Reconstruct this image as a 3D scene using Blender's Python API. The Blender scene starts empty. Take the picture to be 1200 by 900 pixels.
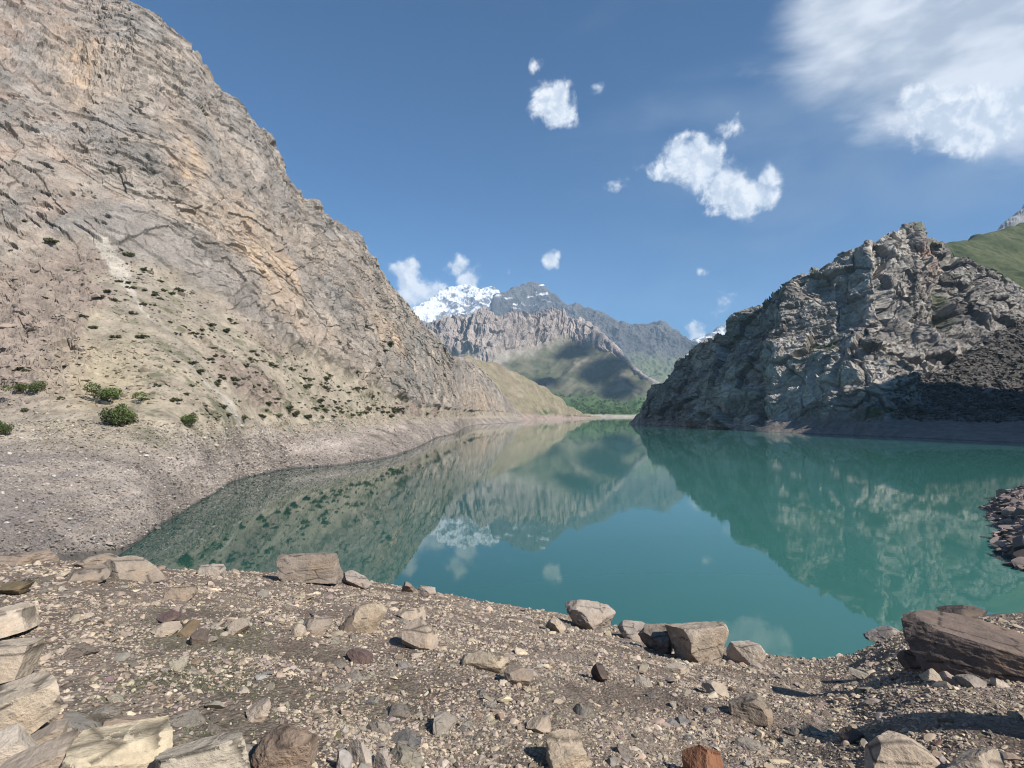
import bpy, math, random
import numpy as np
from mathutils import Vector, Matrix, Euler

random.seed(7)
rng = np.random.default_rng(11)
C = bpy.context.scene.collection
scene = bpy.context.scene

# ------------------------------------------------------------------ camera
HCAM = 8.0
F = 666.0
PITCH = math.atan(35.5 / F)
cam_d = bpy.data.cameras.new('camera')
cam_d.sensor_width = 36.0
cam_d.lens = 36.0 * F / 1200.0
cam_d.clip_start = 0.05
cam_d.clip_end = 60000
cam = bpy.data.objects.new('camera', cam_d)
C.objects.link(cam)
cam.location = (0, 0, HCAM)
cam.rotation_euler = (math.radians(90) + PITCH, 0, 0)
scene.camera = cam

# ------------------------------------------------------------------ light
SUN_AZ = math.radians(128)       # clockwise from the view direction (+Y)
SUN_EL = math.radians(40)
SUN = Vector((math.sin(SUN_AZ) * math.cos(SUN_EL), math.cos(SUN_AZ) * math.cos(SUN_EL), math.sin(SUN_EL)))
sl = bpy.data.lights.new('sun', 'SUN')
sl.energy = 5.0
sl.angle = math.radians(0.53)
sl.color = (1.0, 0.945, 0.875)
so = bpy.data.objects.new('sun', sl)
C.objects.link(so)
so.rotation_euler = SUN.to_track_quat('Z', 'Y').to_euler()
so.location = (0, 0, 200)

scene.view_settings.view_transform = 'Standard'
scene.view_settings.look = 'None'
scene.view_settings.gamma = 1.0
scene.view_settings.exposure = 0.62
scene.view_settings.use_curve_mapping = False
scene.render.engine = 'CYCLES'
scene.cycles.max_bounces = 6
scene.cycles.diffuse_bounces = 3
scene.cycles.glossy_bounces = 3
scene.cycles.volume_bounces = 1
scene.cycles.use_denoising = True
scene.cycles.filter_width = 1.1
ALB = 0.80
scene.cycles.caustics_reflective = False
scene.cycles.caustics_refractive = False


def ray(px, py):
    u = (np.asarray(px, float) - 600) / F
    v = (450 - np.asarray(py, float)) / F
    y = math.cos(PITCH) - v * math.sin(PITCH)
    z = math.sin(PITCH) + v * math.cos(PITCH)
    return u / y, z / y           # a = X/Y, e = (Z-H)/Y


class NT:
    """tiny helper to write node trees"""
    def __init__(self, tree):
        self.t = tree
        self.n = tree.nodes
        self.l = tree.links

    def add(self, typ, **kw):
        n = self.n.new(typ)
        ins = kw.pop('ins', {})
        for k, v in kw.items():
            setattr(n, k, v)
        for k, v in ins.items():
            s = n.inputs[k]
            if isinstance(v, bpy.types.NodeSocket):
                self.l.new(v, s)
            else:
                s.default_value = v
        return n

    def math(self, op, a, b=0.0, clamp=False, c=None):
        n = self.add('ShaderNodeMath', operation=op, use_clamp=clamp, ins={0: a, 1: b})
        if c is not None:
            if isinstance(c, bpy.types.NodeSocket):
                self.l.new(c, n.inputs[2])
            else:
                n.inputs[2].default_value = c
        return n.outputs[0]

    def mix(self, fac, a, b, blend='MIX'):
        n = self.n.new('ShaderNodeMix')
        n.data_type = 'RGBA'
        n.blend_type = blend
        for sock, v in ((n.inputs[0], fac), (n.inputs[6], a), (n.inputs[7], b)):
            if isinstance(v, bpy.types.NodeSocket):
                self.l.new(v, sock)
            elif isinstance(v, (tuple, list)):
                sock.default_value = (*v[:3], 1.0)
            else:
                sock.default_value = v
        return n.outputs[2]

    def rng(self, v, a, b, c=0.0, d=1.0, smooth=False):
        n = self.add('ShaderNodeMapRange', ins={'Value': v, 'From Min': a, 'From Max': b, 'To Min': c, 'To Max': d})
        if smooth:
            n.interpolation_type = 'SMOOTHSTEP'
        return n.outputs[0]

    def noise(self, vec, scale, detail=4.0, rough=0.55, dist=0.0):
        n = self.add('ShaderNodeTexNoise', ins={'Scale': scale, 'Detail': detail, 'Roughness': rough, 'Distortion': dist})
        if vec is not None:
            self.l.new(vec, n.inputs['Vector'])
        return n.outputs[0]

    def vor(self, vec, scale, feature='F1', out=0, rand=1.0):
        n = self.add('ShaderNodeTexVoronoi', ins={'Scale': scale, 'Randomness': rand})
        n.feature = feature
        self.l.new(vec, n.inputs['Vector'])
        return n.outputs[out]


# ------------------------------------------------------------------ world
world = bpy.data.worlds.new('World')
scene.world = world
world.use_nodes = True
wt = NT(world.node_tree)
wt.n.clear()
WS = 0.064
sky = wt.add('ShaderNodeTexSky')
sky.sky_type = 'NISHITA'
sky.sun_disc = False
sky.sun_elevation = SUN_EL
sky.sun_rotation = SUN_AZ
sky.altitude = 1500
sky.air_density = 1.0
sky.dust_density = 0.7
sky.ozone_density = 2.2
tc = wt.add('ShaderNodeTexCoord')
D = wt.add('ShaderNodeVectorMath', operation='NORMALIZE', ins={0: tc.outputs['Generated']}).outputs[0]
warpn = wt.add('ShaderNodeTexNoise', ins={'Scale': 7.0, 'Detail': 3.0, 'Vector': D}).outputs['Color']
wv = wt.add('ShaderNodeVectorMath', operation='SUBTRACT', ins={0: warpn, 1: (0.5, 0.5, 0.5)}).outputs[0]
wv = wt.add('ShaderNodeVectorMath', operation='SCALE', ins={0: wv, 'Scale': 0.05}).outputs[0]
DW = wt.add('ShaderNodeVectorMath', operation='ADD', ins={0: D, 1: wv}).outputs[0]


def cloud_field(lobes, vec):
    acc = None
    for (px, py, r, w) in lobes:
        a, e = ray(px, py)
        c = Vector((float(a), 1.0, float(e))).normalized()
        fo = c.y
        dd = wt.add('ShaderNodeVectorMath', operation='DISTANCE', ins={0: vec, 1: tuple(c)}).outputs['Value']
        f = wt.math('MULTIPLY_ADD', dd, -w / (r / F * fo), c=w)
        acc = f if acc is None else wt.math('MAXIMUM', acc, f)
    return acc


crisp = [(645, 120, 26, 1), (655, 135, 24, 1), (652, 110, 16, .9),
         (772, 202, 20, .8), (797, 188, 32, 1.1), (822, 203, 34, 1.15), (845, 222, 34, 1.1), (868, 236, 26, 1), (890, 222, 24, 1),
         (898, 204, 20, 1), (817, 172, 18, .8), (785, 180, 14, .6),
         (640, 302, 13, .8), (647, 307, 12, .8), (652, 300, 9, .6), (627, 72, 11, .55), (697, 110, 10, .5), (857, 153, 15, .42),
         (477, 326, 24, 1.1), (468, 320, 16, 1), (490, 344, 26, 1.1), (513, 344, 22, 1.1), (478, 350, 20, 1), (540, 310, 17, .9), (526, 307, 11, .7), (550, 328, 20, 1.1), (560, 313, 9, .6),
         (595, 322, 8, .7), (848, 356, 16, .45), (816, 394, 15, .7), (825, 313, 9, .5),
         (715, 220, 12, .35), (740, 195, 14, .3),
         (1105, 138, 44, 1.2), (1135, 148, 40, 1.25), (1165, 135, 44, 1.2), (1080, 122, 30, 1), (1195, 112, 40, 1)]
softl = [(965, 0, 80, 1.3), (1010, 35, 105, 1.6), (1080, 60, 115, 1.8), (1150, 60, 130, 2.0), (1230, 40, 170, 2), (1120, 110, 75, 1.4), (950, 30, 50, .8),
         (1320, -40, 260, 1.2), (1100, -60, 200, 1.1), (1000, -60, 120, 1)]
veil = [(1020, 120, 230, .8), (930, 170, 210, .6), (1130, 190, 210, .6), (850, 120, 160, .35)]
n1 = wt.noise(D, 26.0, 9.0, 0.62, 0.2)
Fc = cloud_field(crisp, DW)
dc = wt.math('MULTIPLY_ADD', n1, 2.0, c=-0.92)
dc = wt.math('ADD', Fc, dc)
dc = wt.rng(dc, 0.12, 0.66, 0, 1, True)
map2 = wt.add('ShaderNodeMapping', ins={'Vector': D, 'Rotation': (0, math.radians(40), 0), 'Scale': (1.0, 1.0, 2.6)}).outputs[0]
n2 = wt.noise(map2, 6.0, 7.0, 0.55, 0.3)
Fs = cloud_field(softl, DW)
ds = wt.math('ADD', Fs, wt.math('MULTIPLY_ADD', n2, 2.2, c=-1.1))
ds = wt.rng(ds, 0.0, 1.1, 0, 0.97, True)
n3 = wt.noise(map2, 5.0, 6.0, 0.5, 0.4)
Fv = cloud_field(veil, D)
dv = wt.math('ADD', Fv, wt.math('MULTIPLY_ADD', n3, 1.6, c=-0.8))
dv = wt.rng(dv, -0.1, 1.2, 0, 0.5, True)
K = 0.68 / WS
shade = wt.rng(wt.noise(map2, 9.0, 5.0, 0.5), 0.36, 0.62, 0, 1, True)
ccol_s = wt.mix(shade, tuple(K * v for v in (.46, .53, .64)), tuple(K * v for v in (.80, .85, .93)))
ccol_c = wt.mix(wt.rng(n1, .35, .65), tuple(K * v for v in (.74, .82, .92)), tuple(K * v for v in (.98, 1.0, 1.03)))
skyc = sky.outputs[0]
skyc = wt.mix(1.0, skyc, (0.30, 0.78, 1.10), 'MULTIPLY')
col = wt.mix(dv, skyc, tuple(K * v for v in (.30, .40, .54)))
col = wt.mix(ds, col, ccol_s)
sdir = tuple(SUN * 0.014)
Dn = wt.add('ShaderNodeVectorMath', operation='ADD', ins={0: D, 1: sdir}).outputs[0]
n1b = wt.noise(Dn, 26.0, 5.0, 0.6, 0.2)
lit = wt.rng(wt.math('SUBTRACT', n1, n1b), -0.12, 0.10, 0, 1, True)
ccol_c = wt.mix(lit, tuple(K * v for v in (.60, .68, .80)), ccol_c)
col = wt.mix(dc, col, ccol_c)
bg = wt.add('ShaderNodeBackground', ins={'Color': col, 'Strength': WS})
wo = wt.add('ShaderNodeOutputWorld')
wt.l.new(bg.outputs[0], wo.inputs[0])


# ------------------------------------------------------------------ numpy noise
_perm = np.random.default_rng(3).permutation(4096).astype(np.int32)
_g = np.random.default_rng(4).normal(size=(4096, 3))
_g = (_g / np.linalg.norm(_g, axis=1)[:, None]).astype(np.float32)


def _h(i, j, k):
    a = _perm[i & 4095]
    a = _perm[(a + j) & 4095]
    return _perm[(a + k) & 4095]


def gnoise(p):
    p = np.asarray(p, np.float32)
    f = np.floor(p)
    i = f.astype(np.int32)
    d = p - f
    w = d * d * d * (d * (d * 6 - 15) + 10)
    out = np.zeros(len(p), np.float32)
    for a in (0, 1):
        wx = w[:, 0] if a else 1 - w[:, 0]
        for b in (0, 1):
            wy = w[:, 1] if b else 1 - w[:, 1]
            for c in (0, 1):
                wz = w[:, 2] if c else 1 - w[:, 2]
                g = _g[_h(i[:, 0] + a, i[:, 1] + b, i[:, 2] + c)]
                out += wx * wy * wz * (g[:, 0] * (d[:, 0] - a) + g[:, 1] * (d[:, 1] - b) + g[:, 2] * (d[:, 2] - c))
    return out * 1.6


def fbm(p, octv=4, gain=0.5, lac=2.03):
    s = np.zeros(len(p), np.float32)
    a, t = 1.0, 0.0
    p = np.asarray(p, np.float32)
    for o in range(octv):
        s += a * gnoise(p + 17.3 * o)
        t += a
        a *= gain
        p = p * lac
    return s / t


def ridged(p, octv=4, gain=0.5, lac=2.07):
    s = np.zeros(len(p), np.float32)
    a, t = 1.0, 0.0
    p = np.asarray(p, np.float32)
    for o in range(octv):
        s += a * (1 - np.abs(gnoise(p + 31.7 * o)) * 2)
        t += a
        a *= gain
        p = p * lac
    return s / t


def facets(p, seed=0, tilt=1.0):
    """angular facets: nearest jittered cell, a random plane per cell. Returns height, edge (0 at cracks), random id"""
    p = np.asarray(p, np.float32)
    f = np.floor(p).astype(np.int32)
    best = np.full(len(p), 1e9, np.float32)
    sec = np.full(len(p), 1e9, np.float32)
    bh = np.zeros(len(p), np.float32)
    bid = np.zeros(len(p), np.float32)
    for a in (-1, 0, 1):
        for b in (-1, 0, 1):
            for c in (-1, 0, 1):
                ci = f + np.array([a, b, c], np.int32)
                h = _h(ci[:, 0] + seed * 101, ci[:, 1], ci[:, 2])
                jit = _g[h] * 0.38 + 0.5
                d = p - (ci + jit)
                q = np.einsum('ij,ij->i', d, d)
                h2 = (h * 7 + 13) & 4095
                hh = (h2 / 4095.0 - 0.5) + tilt * np.einsum('ij,ij->i', d, _g[h2])
                m = q < best
                sec = np.where(m, best, np.minimum(sec, q))
                bh = np.where(m, hh, bh)
                bid = np.where(m, h / 4095.0, bid)
                best = np.where(m, q, best)
    edge = np.sqrt(sec) - np.sqrt(best)
    return bh, edge, bid


def sstep(x, a, b):
    t = np.clip((x - a) / (b - a), 0, 1)
    return t * t * (3 - 2 * t)


def lerp(a, b, t):
    return a * (1 - t) + b * t


def cmix(a, b, t):
    return np.asarray(a)[None, :] * (1 - t[:, None]) + np.asarray(b)[None, :] * t[:, None] if np.ndim(a) == 1 else \
        a * (1 - t[:, None]) + np.asarray(b).reshape(-1, 3) * t[:, None]


def pchip(x, y, xi):
    x = np.asarray(x, float)
    y = np.asarray(y, float)
    h = np.diff(x)
    dl = np.diff(y) / h
    m = np.zeros_like(y)
    m[0], m[-1] = dl[0], dl[-1]
    for i in range(1, len(x) - 1):
        if dl[i - 1] * dl[i] > 0:
            w1, w2 = 2 * h[i] + h[i - 1], h[i] + 2 * h[i - 1]
            m[i] = (w1 + w2) / (w1 / dl[i - 1] + w2 / dl[i])
    k = np.clip(np.searchsorted(x, xi, side='right') - 1, 0, len(x) - 2)
    t = (xi - x[k]) / h[k]
    t2, t3 = t * t, t * t * t
    return (2 * t3 - 3 * t2 + 1) * y[k] + (t3 - 2 * t2 + t) * h[k] * m[k] + (-2 * t3 + 3 * t2) * y[k + 1] + (t3 - t2) * h[k] * m[k + 1]


# ------------------------------------------------------------------ mesh helpers
def mesh_from(name, V, Fc, attrs=None, smooth=False, material=None):
    """V (n,3), Fc (m,k) -> mesh; attrs: dict name -> (n,3) point colours"""
    me = bpy.data.meshes.new(name)
    n, (m, k) = len(V), Fc.shape
    me.vertices.add(n)
    me.vertices.foreach_set('co', np.asarray(V, np.float32).ravel())
    me.loops.add(m * k)
    me.loops.foreach_set('vertex_index', np.asarray(Fc, np.int32).ravel())
    me.polygons.add(m)
    me.polygons.foreach_set('loop_start', np.arange(0, m * k, k, dtype=np.int32))
    me.polygons.foreach_set('use_smooth', np.full(m, smooth, bool))
    me.update(calc_edges=True)
    if attrs:
        for an, arr in attrs.items():
            at = me.color_attributes.new(name=an, type='FLOAT_COLOR', domain='POINT')
            buf = np.ones((n, 4), np.float32)
            buf[:, :3] = arr
            at.data.foreach_set('color', buf.ravel())
    if material:
        me.materials.append(material)
    return me


def link(name, me, parent=None, label=None, cat=None, kind=None, group=None):
    o = bpy.data.objects.new(name, me)
    C.objects.link(o)
    if parent:
        o.parent = parent
    if label:
        o['label'] = label
    if cat:
        o['category'] = cat
    if kind:
        o['kind'] = kind
    if group:
        o['group'] = group
    return o


def ico(sub):
    import bmesh
    bm = bmesh.new()
    bmesh.ops.create_icosphere(bm, subdivisions=sub, radius=1.0)
    v = np.array([x.co[:] for x in bm.verts])
    f = np.array([[q.index for q in fc.verts] for fc in bm.faces])
    bm.free()
    return v, f


ICO = {k: ico(k) for k in (1, 2, 3, 4, 5, 6)}


def grid_faces(nu, nv):
    i = np.arange(nu - 1)[:, None] * nv + np.arange(nv - 1)[None, :]
    return np.stack([i, i + nv, i + nv + 1, i + 1], -1).reshape(-1, 4)


def loft(stations, cols, segs):
    """stations: list of (px, rows) with rows a list of (a, d, z): X=a*d, Y=d, Z=z.
    Returns grids P (nu,nv,3), U (px), V (continuous row index)"""
    sx = [s[0] for s in stations]
    R = np.array([s[1] for s in stations], float)     # ns, nr, 3
    nr = R.shape[1]
    cols = np.asarray(cols, float)
    G = np.zeros((len(cols), nr, 3))
    for r in range(nr):
        a = pchip(sx, R[:, r, 0], cols)
        l = np.exp(pchip(sx, np.log(R[:, r, 1]), cols))
        e = pchip(sx, (R[:, r, 2] - HCAM) / R[:, r, 1], cols)
        G[:, r, 0], G[:, r, 1], G[:, r, 2] = a * l, l, HCAM + e * l
    vs = np.concatenate([np.linspace(r, r + 1, n, endpoint=False) for r, n in enumerate(segs)] + [[nr - 1.0]])
    k = np.minimum(vs.astype(int), nr - 2)
    t = vs - k
    # tangents (monotone per coordinate)
    dl = np.diff(G, axis=1)
    m = np.zeros_like(G)
    m[:, 0], m[:, -1] = dl[:, 0], dl[:, -1]
    p = dl[:, :-1] * dl[:, 1:]
    hm = np.where(p > 0, 2 * p / (dl[:, :-1] + dl[:, 1:] + 1e-12), 0)
    m[:, 1:-1] = hm
    t = t[None, :, None]
    t2, t3 = t * t, t ** 3
    P = (2 * t3 - 3 * t2 + 1) * G[:, k] + (t3 - 2 * t2 + t) * m[:, k] + (-2 * t3 + 3 * t2) * G[:, k + 1] + (t3 - t2) * m[:, k + 1]
    U = np.repeat(cols[:, None], len(vs), 1)
    V = np.repeat(vs[None, :], len(cols), 0)
    return P, U, V


def normals(P):
    du = np.gradient(P, axis=0)
    dv = np.gradient(P, axis=1)
    N = np.cross(du, dv)
    N /= np.linalg.norm(N, axis=2)[..., None] + 1e-9
    flip = (N[..., 1] > 0) & (N[..., 2] < 0.2)
    N[flip] *= -1
    N[N[..., 2] < -0.2] *= -1
    # smooth so that the displacement does not tear
    for _ in range(6):
        N[1:-1] = (N[:-2] + N[1:-1] * 2 + N[2:]) / 4
        N[:, 1:-1] = (N[:, :-2] + N[:, 1:-1] * 2 + N[:, 2:]) / 4
    N /= np.linalg.norm(N, axis=2)[..., None] + 1e-9
    return N


def W(px, py, z=0.0):
    """point of the level z seen at a pixel: (a, d, z)"""
    a, e = ray(px, py)
    return (float(a), float((z - HCAM) / e), z)


def up(prev, px, py, slope, dmin=0.5):
    """climb from the previous profile point with a slope until the pixel row is reached"""
    a, e = ray(px, py)
    _, d0, z0 = prev
    d = (z0 - HCAM - slope * d0) / (float(e) - slope)
    if d < d0 + dmin or slope <= e:
        d = d0 + dmin
    return (float(a), d, HCAM + float(e) * d)


def at(px, py, d):
    a, e = ray(px, py)
    return (float(a), float(d), HCAM + float(e) * d)


def colspace(*parts):
    out = []
    for (a, b, n) in parts:
        out.append(np.linspace(a, b, n, endpoint=False))
    out.append([parts[-1][1]])
    return np.concatenate(out)


# ------------------------------------------------------------------ materials
def terrain_mat(name, fine, bump=0.4, bdist=0.3, rough=0.95, vary=0.35, vor=False):
    """albedo from the surface's own colour attribute, broken up by 3D noise; fine = features per metre"""
    m = bpy.data.materials.new(name)
    m.use_nodes = True
    t = NT(m.node_tree)
    bs = t.n['Principled BSDF']
    at_ = t.add('ShaderNodeAttribute', attribute_name='col')
    geo = t.add('ShaderNodeTexCoord').outputs['Object']
    n1 = t.noise(geo, fine, 8.0, 0.65)
    n2 = t.noise(geo, fine * 7.0, 5.0, 0.7)
    f = t.rng(n1, .3, .7, 1 - vary, 1 + vary)
    f2 = t.rng(n2, .3, .7, 1 - vary * .7, 1 + vary * .7)
    f = t.math('MULTIPLY', f, f2)
    f = t.math('MULTIPLY', f, ALB)
    h = t.math('ADD', n1, t.math('MULTIPLY', n2, 0.35))
    if vor:
        v1 = t.vor(geo, fine * 3)
        cr = t.rng(v1, 0, .7, 1.22, .72)
        f = t.math('MULTIPLY', f, cr)
        h = t.math('SUBTRACT', h, t.math('MULTIPLY', v1, 0.8))
    c = t.mix(1.0, at_.outputs['Color'], (1, 1, 1), 'MULTIPLY')
    mul = t.add('ShaderNodeVectorMath', operation='SCALE', ins={0: c, 'Scale': f}).outputs[0]
    t.l.new(mul, bs.inputs['Base Color'])
    b = t.add('ShaderNodeBump', ins={'Strength': bump, 'Distance': bdist, 'Height': h})
    t.l.new(b.outputs[0], bs.inputs['Normal'])
    bs.inputs['Roughness'].default_value = rough
    bs.inputs['Specular IOR Level'].default_value = 0.25
    return m


def terrain(name, P, col, mat, label=None):
    nu, nv = P.shape[:2]
    me = mesh_from(name, P.reshape(-1, 3), grid_faces(nu, nv), {'col': np.clip(col, 0.005, 0.95)}, False, mat)
    return link(name, me, kind='structure', label=label, cat='terrain' if label else None)


# ================================================================== LAKE
wm = bpy.data.materials.new('lake_water')
wm.use_nodes = True
t = NT(wm.node_tree)
bs = t.n['Principled BSDF']
geo = t.add('ShaderNodeTexCoord').outputs['Object']
geo = t.add('ShaderNodeMapping', ins={'Vector': geo, 'Location': (3.31, 7.13, 0.371)}).outputs[0]
mp = t.add('ShaderNodeMapping', ins={'Vector': geo, 'Scale': (1.0, 1.0, 1.0)}).outputs[0]
patch = t.rng(t.noise(geo, 0.012, 3.0, 0.5), 0.42, 0.62, 0, 1, True)
sepx = t.add('ShaderNodeSeparateXYZ', ins={0: geo})
side_mix = t.rng(sepx.outputs[0], -26, 30, 0, 1, True)
wc = t.mix(side_mix, (0.012, 0.052, 0.043), (0.044, 0.152, 0.130))  # base colour runs from darker on the left to lighter on the right
t.l.new(wc, bs.inputs['Base Color'])
bs.inputs['IOR'].default_value = 1.32
rr = t.rng(patch, 0, 1, 0.018, 0.05)
t.l.new(rr, bs.inputs['Roughness'])
rip = t.noise(mp, 2.2, 3.0, 0.5)
rip2 = t.noise(mp, 0.35, 3.0, 0.5)
hh = t.math('ADD', rip, t.math('MULTIPLY', rip2, 3.0))
bst = t.rng(patch, 0, 1, 0.010, 0.04)
b = t.add('ShaderNodeBump', ins={'Distance': 0.05, 'Height': hh, 'Strength': bst})
t.l.new(b.outputs[0], bs.inputs['Normal'])
# one very large triangle: no seam crosses the mirror-like surface
V = np.array([[-2600, -70, 0], [4600, -70, 0], [600, 3300, 0]], float)
me = mesh_from('lake', V, np.array([[0, 1, 2]]), None, False, wm)
link('lake', me, kind='structure', label='calm turquoise mountain lake mirroring the cliffs', cat='lake')

# ================================================================== LEFT MOUNTAIN
LT = [  # px, yb, zb, yw, zw, yt, yr, talus slope, cliff slope
    (-900, 720, 3.0, 505, 7.2, 330, -520, .60, 1.6),
    (-400, 690, 2.5, 505, 7.1, 330, -430, .60, 1.5),
    (-100, 672, 2.0, 502, 7.0, 325, -240, .60, 1.4),
    (0, 664, 1.8, 500, 6.9, 312, -110, .62, 1.4),
    (60, 655, 1.2, 500.5, 6.8, 300, -36, .62, 1.4),
    (105, 650, .6, 501, 6.75, 296, -3, .62, 1.4),
    (135, 647, .2, 501.5, 6.7, 297, 3, .62, 1.4),
    (165, 633, 0, 502, 6.65, 306, 11, .62, 1.4),
    (185, 617, 0, 502, 6.6, 315, 30, .62, 1.4),
    (205, 606, 0, 502, 6.6, 330, 48, .62, 1.4),
    (225, 593, 0, 501.5, 6.6, 342, 66, .62, 1.4),
    (250, 579, 0, 501, 6.6, 358, 108, .62, 1.4),
    (272, 565, 0, 500, 6.6, 372, 122, .62, 1.4),
    (290, 559, 0, 499.5, 6.5, 382, 146, .62, 1.4),
    (305, 556, 0, 499, 6.5, 391, 166, .62, 1.4),
    (320, 553, 0, 498, 6.5, 400, 187, .62, 1.4),
    (333, 550, 0, 497.3, 6.5, 408, 213, .62, 1.4),
    (342, 549, 0, 497, 6.5, 413, 229, .62, 1.4),
    (365, 547.5, 0, 496, 6.5, 424, 246, .62, 1.4),
    (400, 545, 0, 494, 6.4, 440, 275, .60, 1.4),
    (424, 541, 0, 492.8, 6.4, 449, 293, .60, 1.4),
    (440, 539, 0, 491.8, 6.4, 456, 320, .58, 1.4),
    (460, 535, 0, 491.2, 6.4, 464, 344, .55, 1.4),
    (480, 528, 0, 490.6, 6.4, 472, 371, .5, 1.4),
    (496, 521, 0, 490, 6.4, 477, 389, .5, 1.4),
    (512, 513, 0, 489.6, 6.4, 479, 405, .5, 1.4),
    (530, 509, 0, 489, 6.4, 480.5, 423, .5, 1.4),
    (545, 501, 0, 488.7, 6.4, 481.5, 424, .5, 1.4),
    (558, 498, 0, 488.5, 6.4, 482, 430, .5, 1.4),
    (575, 497, 0, 488.3, 6.4, 482.5, 445, .5, 1.4),
    (590, 496, 0, 488.1, 6.4, 483, 463, .5, 1.4),
    (602, 495, 0, 488, 6.4, 484, 478, .5, 1.4),
    (612, 494.2, 0, 490, 6.4, 488.5, 487.5, .5, 1.0),
]
WD = ([-900, -400, -100, 0, 105, 165, 185, 205, 225, 250, 272, 290, 305, 320, 342, 365, 400, 424, 440, 460, 480, 496, 512, 530, 545, 558, 575, 590, 602, 612],
      [30, 40, 47, 50.5, 53.5, 55.5, 56.5, 58.5, 62, 68, 74, 80, 85, 90, 98, 106, 120, 133, 145, 162, 185, 210, 245, 300, 372, 450, 490, 540, 600, 640])
TD = ([-900, -400, -100, 0, 105, 205, 290, 342, 365, 400, 424, 440, 460, 480, 496, 512, 530, 545, 558, 575, 590, 602, 612],
      [46, 62, 78, 87, 95, 102, 111, 121, 128, 139, 149, 160, 175, 196, 218, 253, 308, 380, 459, 499, 548, 607, 643],
      [62, 84, 104, 114, 121, 126, 133, 142, 148, 158, 169, 179, 193, 213, 235, 270, 324, 400, 480, 518, 560, 611, 643.5],
      [110, 135, 157, 164, 168, 170, 174, 179, 184, 193, 204, 213, 226, 243, 264, 297, 348, 430, 510, 543, 575, 615, 644])
st = []
for (px, yb, zb, yw, zw, yt, yr, s1, s2) in LT:
    p1 = W(px, yb, zb)
    p0 = (p1[0], p1[1] * 0.9 - 1, zb - 3.5)
    p2 = at(px, yw, float(np.exp(np.interp(px, WD[0], np.log(WD[1])))))
    p3 = at(px, yt, float(np.exp(np.interp(px, TD[0], np.log(TD[1])))))
    p4 = at(px, yt * .5 + yr * .5, float(np.exp(np.interp(px, TD[0], np.log(TD[2])))))
    p5 = at(px, yr, float(np.exp(np.interp(px, TD[0], np.log(TD[3])))))
    h = p5[2]
    p6 = (p5[0], p5[1] * 1.03 + 4, h - 2)
    p7 = (p5[0], p5[1] * 1.5 + 60, h * .45)
    p8 = (p5[0], p5[1] * 2.2 + 150, h * .1 - 3)
    st.append((px, [p0, p1, p2, p3, p4, p5, p6, p7, p8]))
cols = colspace((-900, -60, 130), (-60, 380, 560), (380, 612, 640))
P, U, V = loft(st, cols, [4, 110, 230, 230, 230, 10, 10, 5])
N = normals(P)
sh = P.shape[:2]
p = P.reshape(-1, 3).astype(np.float32)
u, v = U.ravel(), V.ravel()
dist = np.linalg.norm(p[:, :2], axis=1)
wob = fbm(p / 18, 3) * .22 + fbm(p / 5, 3) * .07
cliff = sstep(v + wob, 2.93, 3.12)
wash = 1 - sstep(v + fbm(p / 10, 3) * .35 + fbm(p / 2, 3) * .12, 1.6, 2.1)
shore = sstep(v, .8, 1.25)
# the bedding dips from upper left to lower right as seen from the lake; rotate coordinates for slabs
ca, sa = math.cos(math.radians(42)), math.sin(math.radians(42))
q = np.stack([p[:, 0] * .6 + p[:, 1] * .5, p[:, 0] * .3 - p[:, 1] * .3, p[:, 2]], 1)
w3 = np.stack([fbm(p / 30 + 5, 3), fbm(p / 30 + 9, 3), fbm(p / 30 + 15, 3)], 1)
qq = q + w3 * 2.5
qr = np.stack([qq[:, 0] * ca - qq[:, 2] * sa, qq[:, 1], qq[:, 0] * sa + qq[:, 2] * ca], 1)
slab = np.stack([qr[:, 0] / 15, qr[:, 1] / 12, qr[:, 2] / 7], 1)
h1, e1, i1 = facets(slab, 1, .9)
h2, e2, i2 = facets(slab * 2.7 + 3, 2, .9)
vert = np.stack([qq[:, 0] / 3.0, qq[:, 1] / 3.0, qq[:, 2] / 14], 1)
lam = np.linalg.norm(np.gradient(P, axis=0), axis=2).ravel() / np.gradient(cols)[:, None].repeat(P.shape[1], 1).ravel() * .36
def att(w_):
    return sstep(w_ / np.maximum(lam, .05), 1.2, 4.0)
fs = np.clip(dist / 160, 1, 3.2)
k_ = [1.0, 1.6, 2.6]
fl_ = [ridged(np.stack([qq[:, 0] / (3.0 * s_), qq[:, 1] / (3.0 * s_), qq[:, 2] / (15 * s_)], 1), 3, .6) for s_ in k_]
flute = np.where(fs < 1.6, lerp(fl_[0], fl_[1], np.clip((fs - 1) / .6, 0, 1)), lerp(fl_[1], fl_[2], np.clip((fs - 1.6) / 1.0, 0, 1)))
big = fbm(p / 55, 3)
mid = ridged(p / np.array([16, 16, 16]), 4, .5)
flz = sstep(fbm(p / 45 + 40, 2) + .25 * sstep(u, 170, 300) + .35 * sstep(u, 300, 360) - .02, -.05, .25)      # zones of vertical fluting
hc, ec, ic = facets(qr / np.array([5.0, 4.0, 3.2]) + 3 + w3 * .3, 21, 1.0)
hd, ed, idd = facets(qr / np.array([1.9, 1.6, 1.2]) + 9 + w3 * .5, 22, 1.0)
gullies = ridged(np.stack([qq[:, 0] / 26, qq[:, 1] / 26, qq[:, 2] / 90], 1) + 2.2, 3, .5)
rough = sstep(fbm(p / 28 + 11, 3), -.25, .25) * .7 + .5
rockd = big * 3.2 + gullies * 1.5 + h1 * .55 + h2 * .30 + mid * .9 + (flute - .3) * 1.7 * flz + ridged(qr / np.array([4.2, 3.0, 2.3]), 4, .62) * .6 * rough * (1 - .75 * flz) * att(3.0) + ridged(p / 1.5, 3, .65) * .34 * rough * att(1.2)
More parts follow.
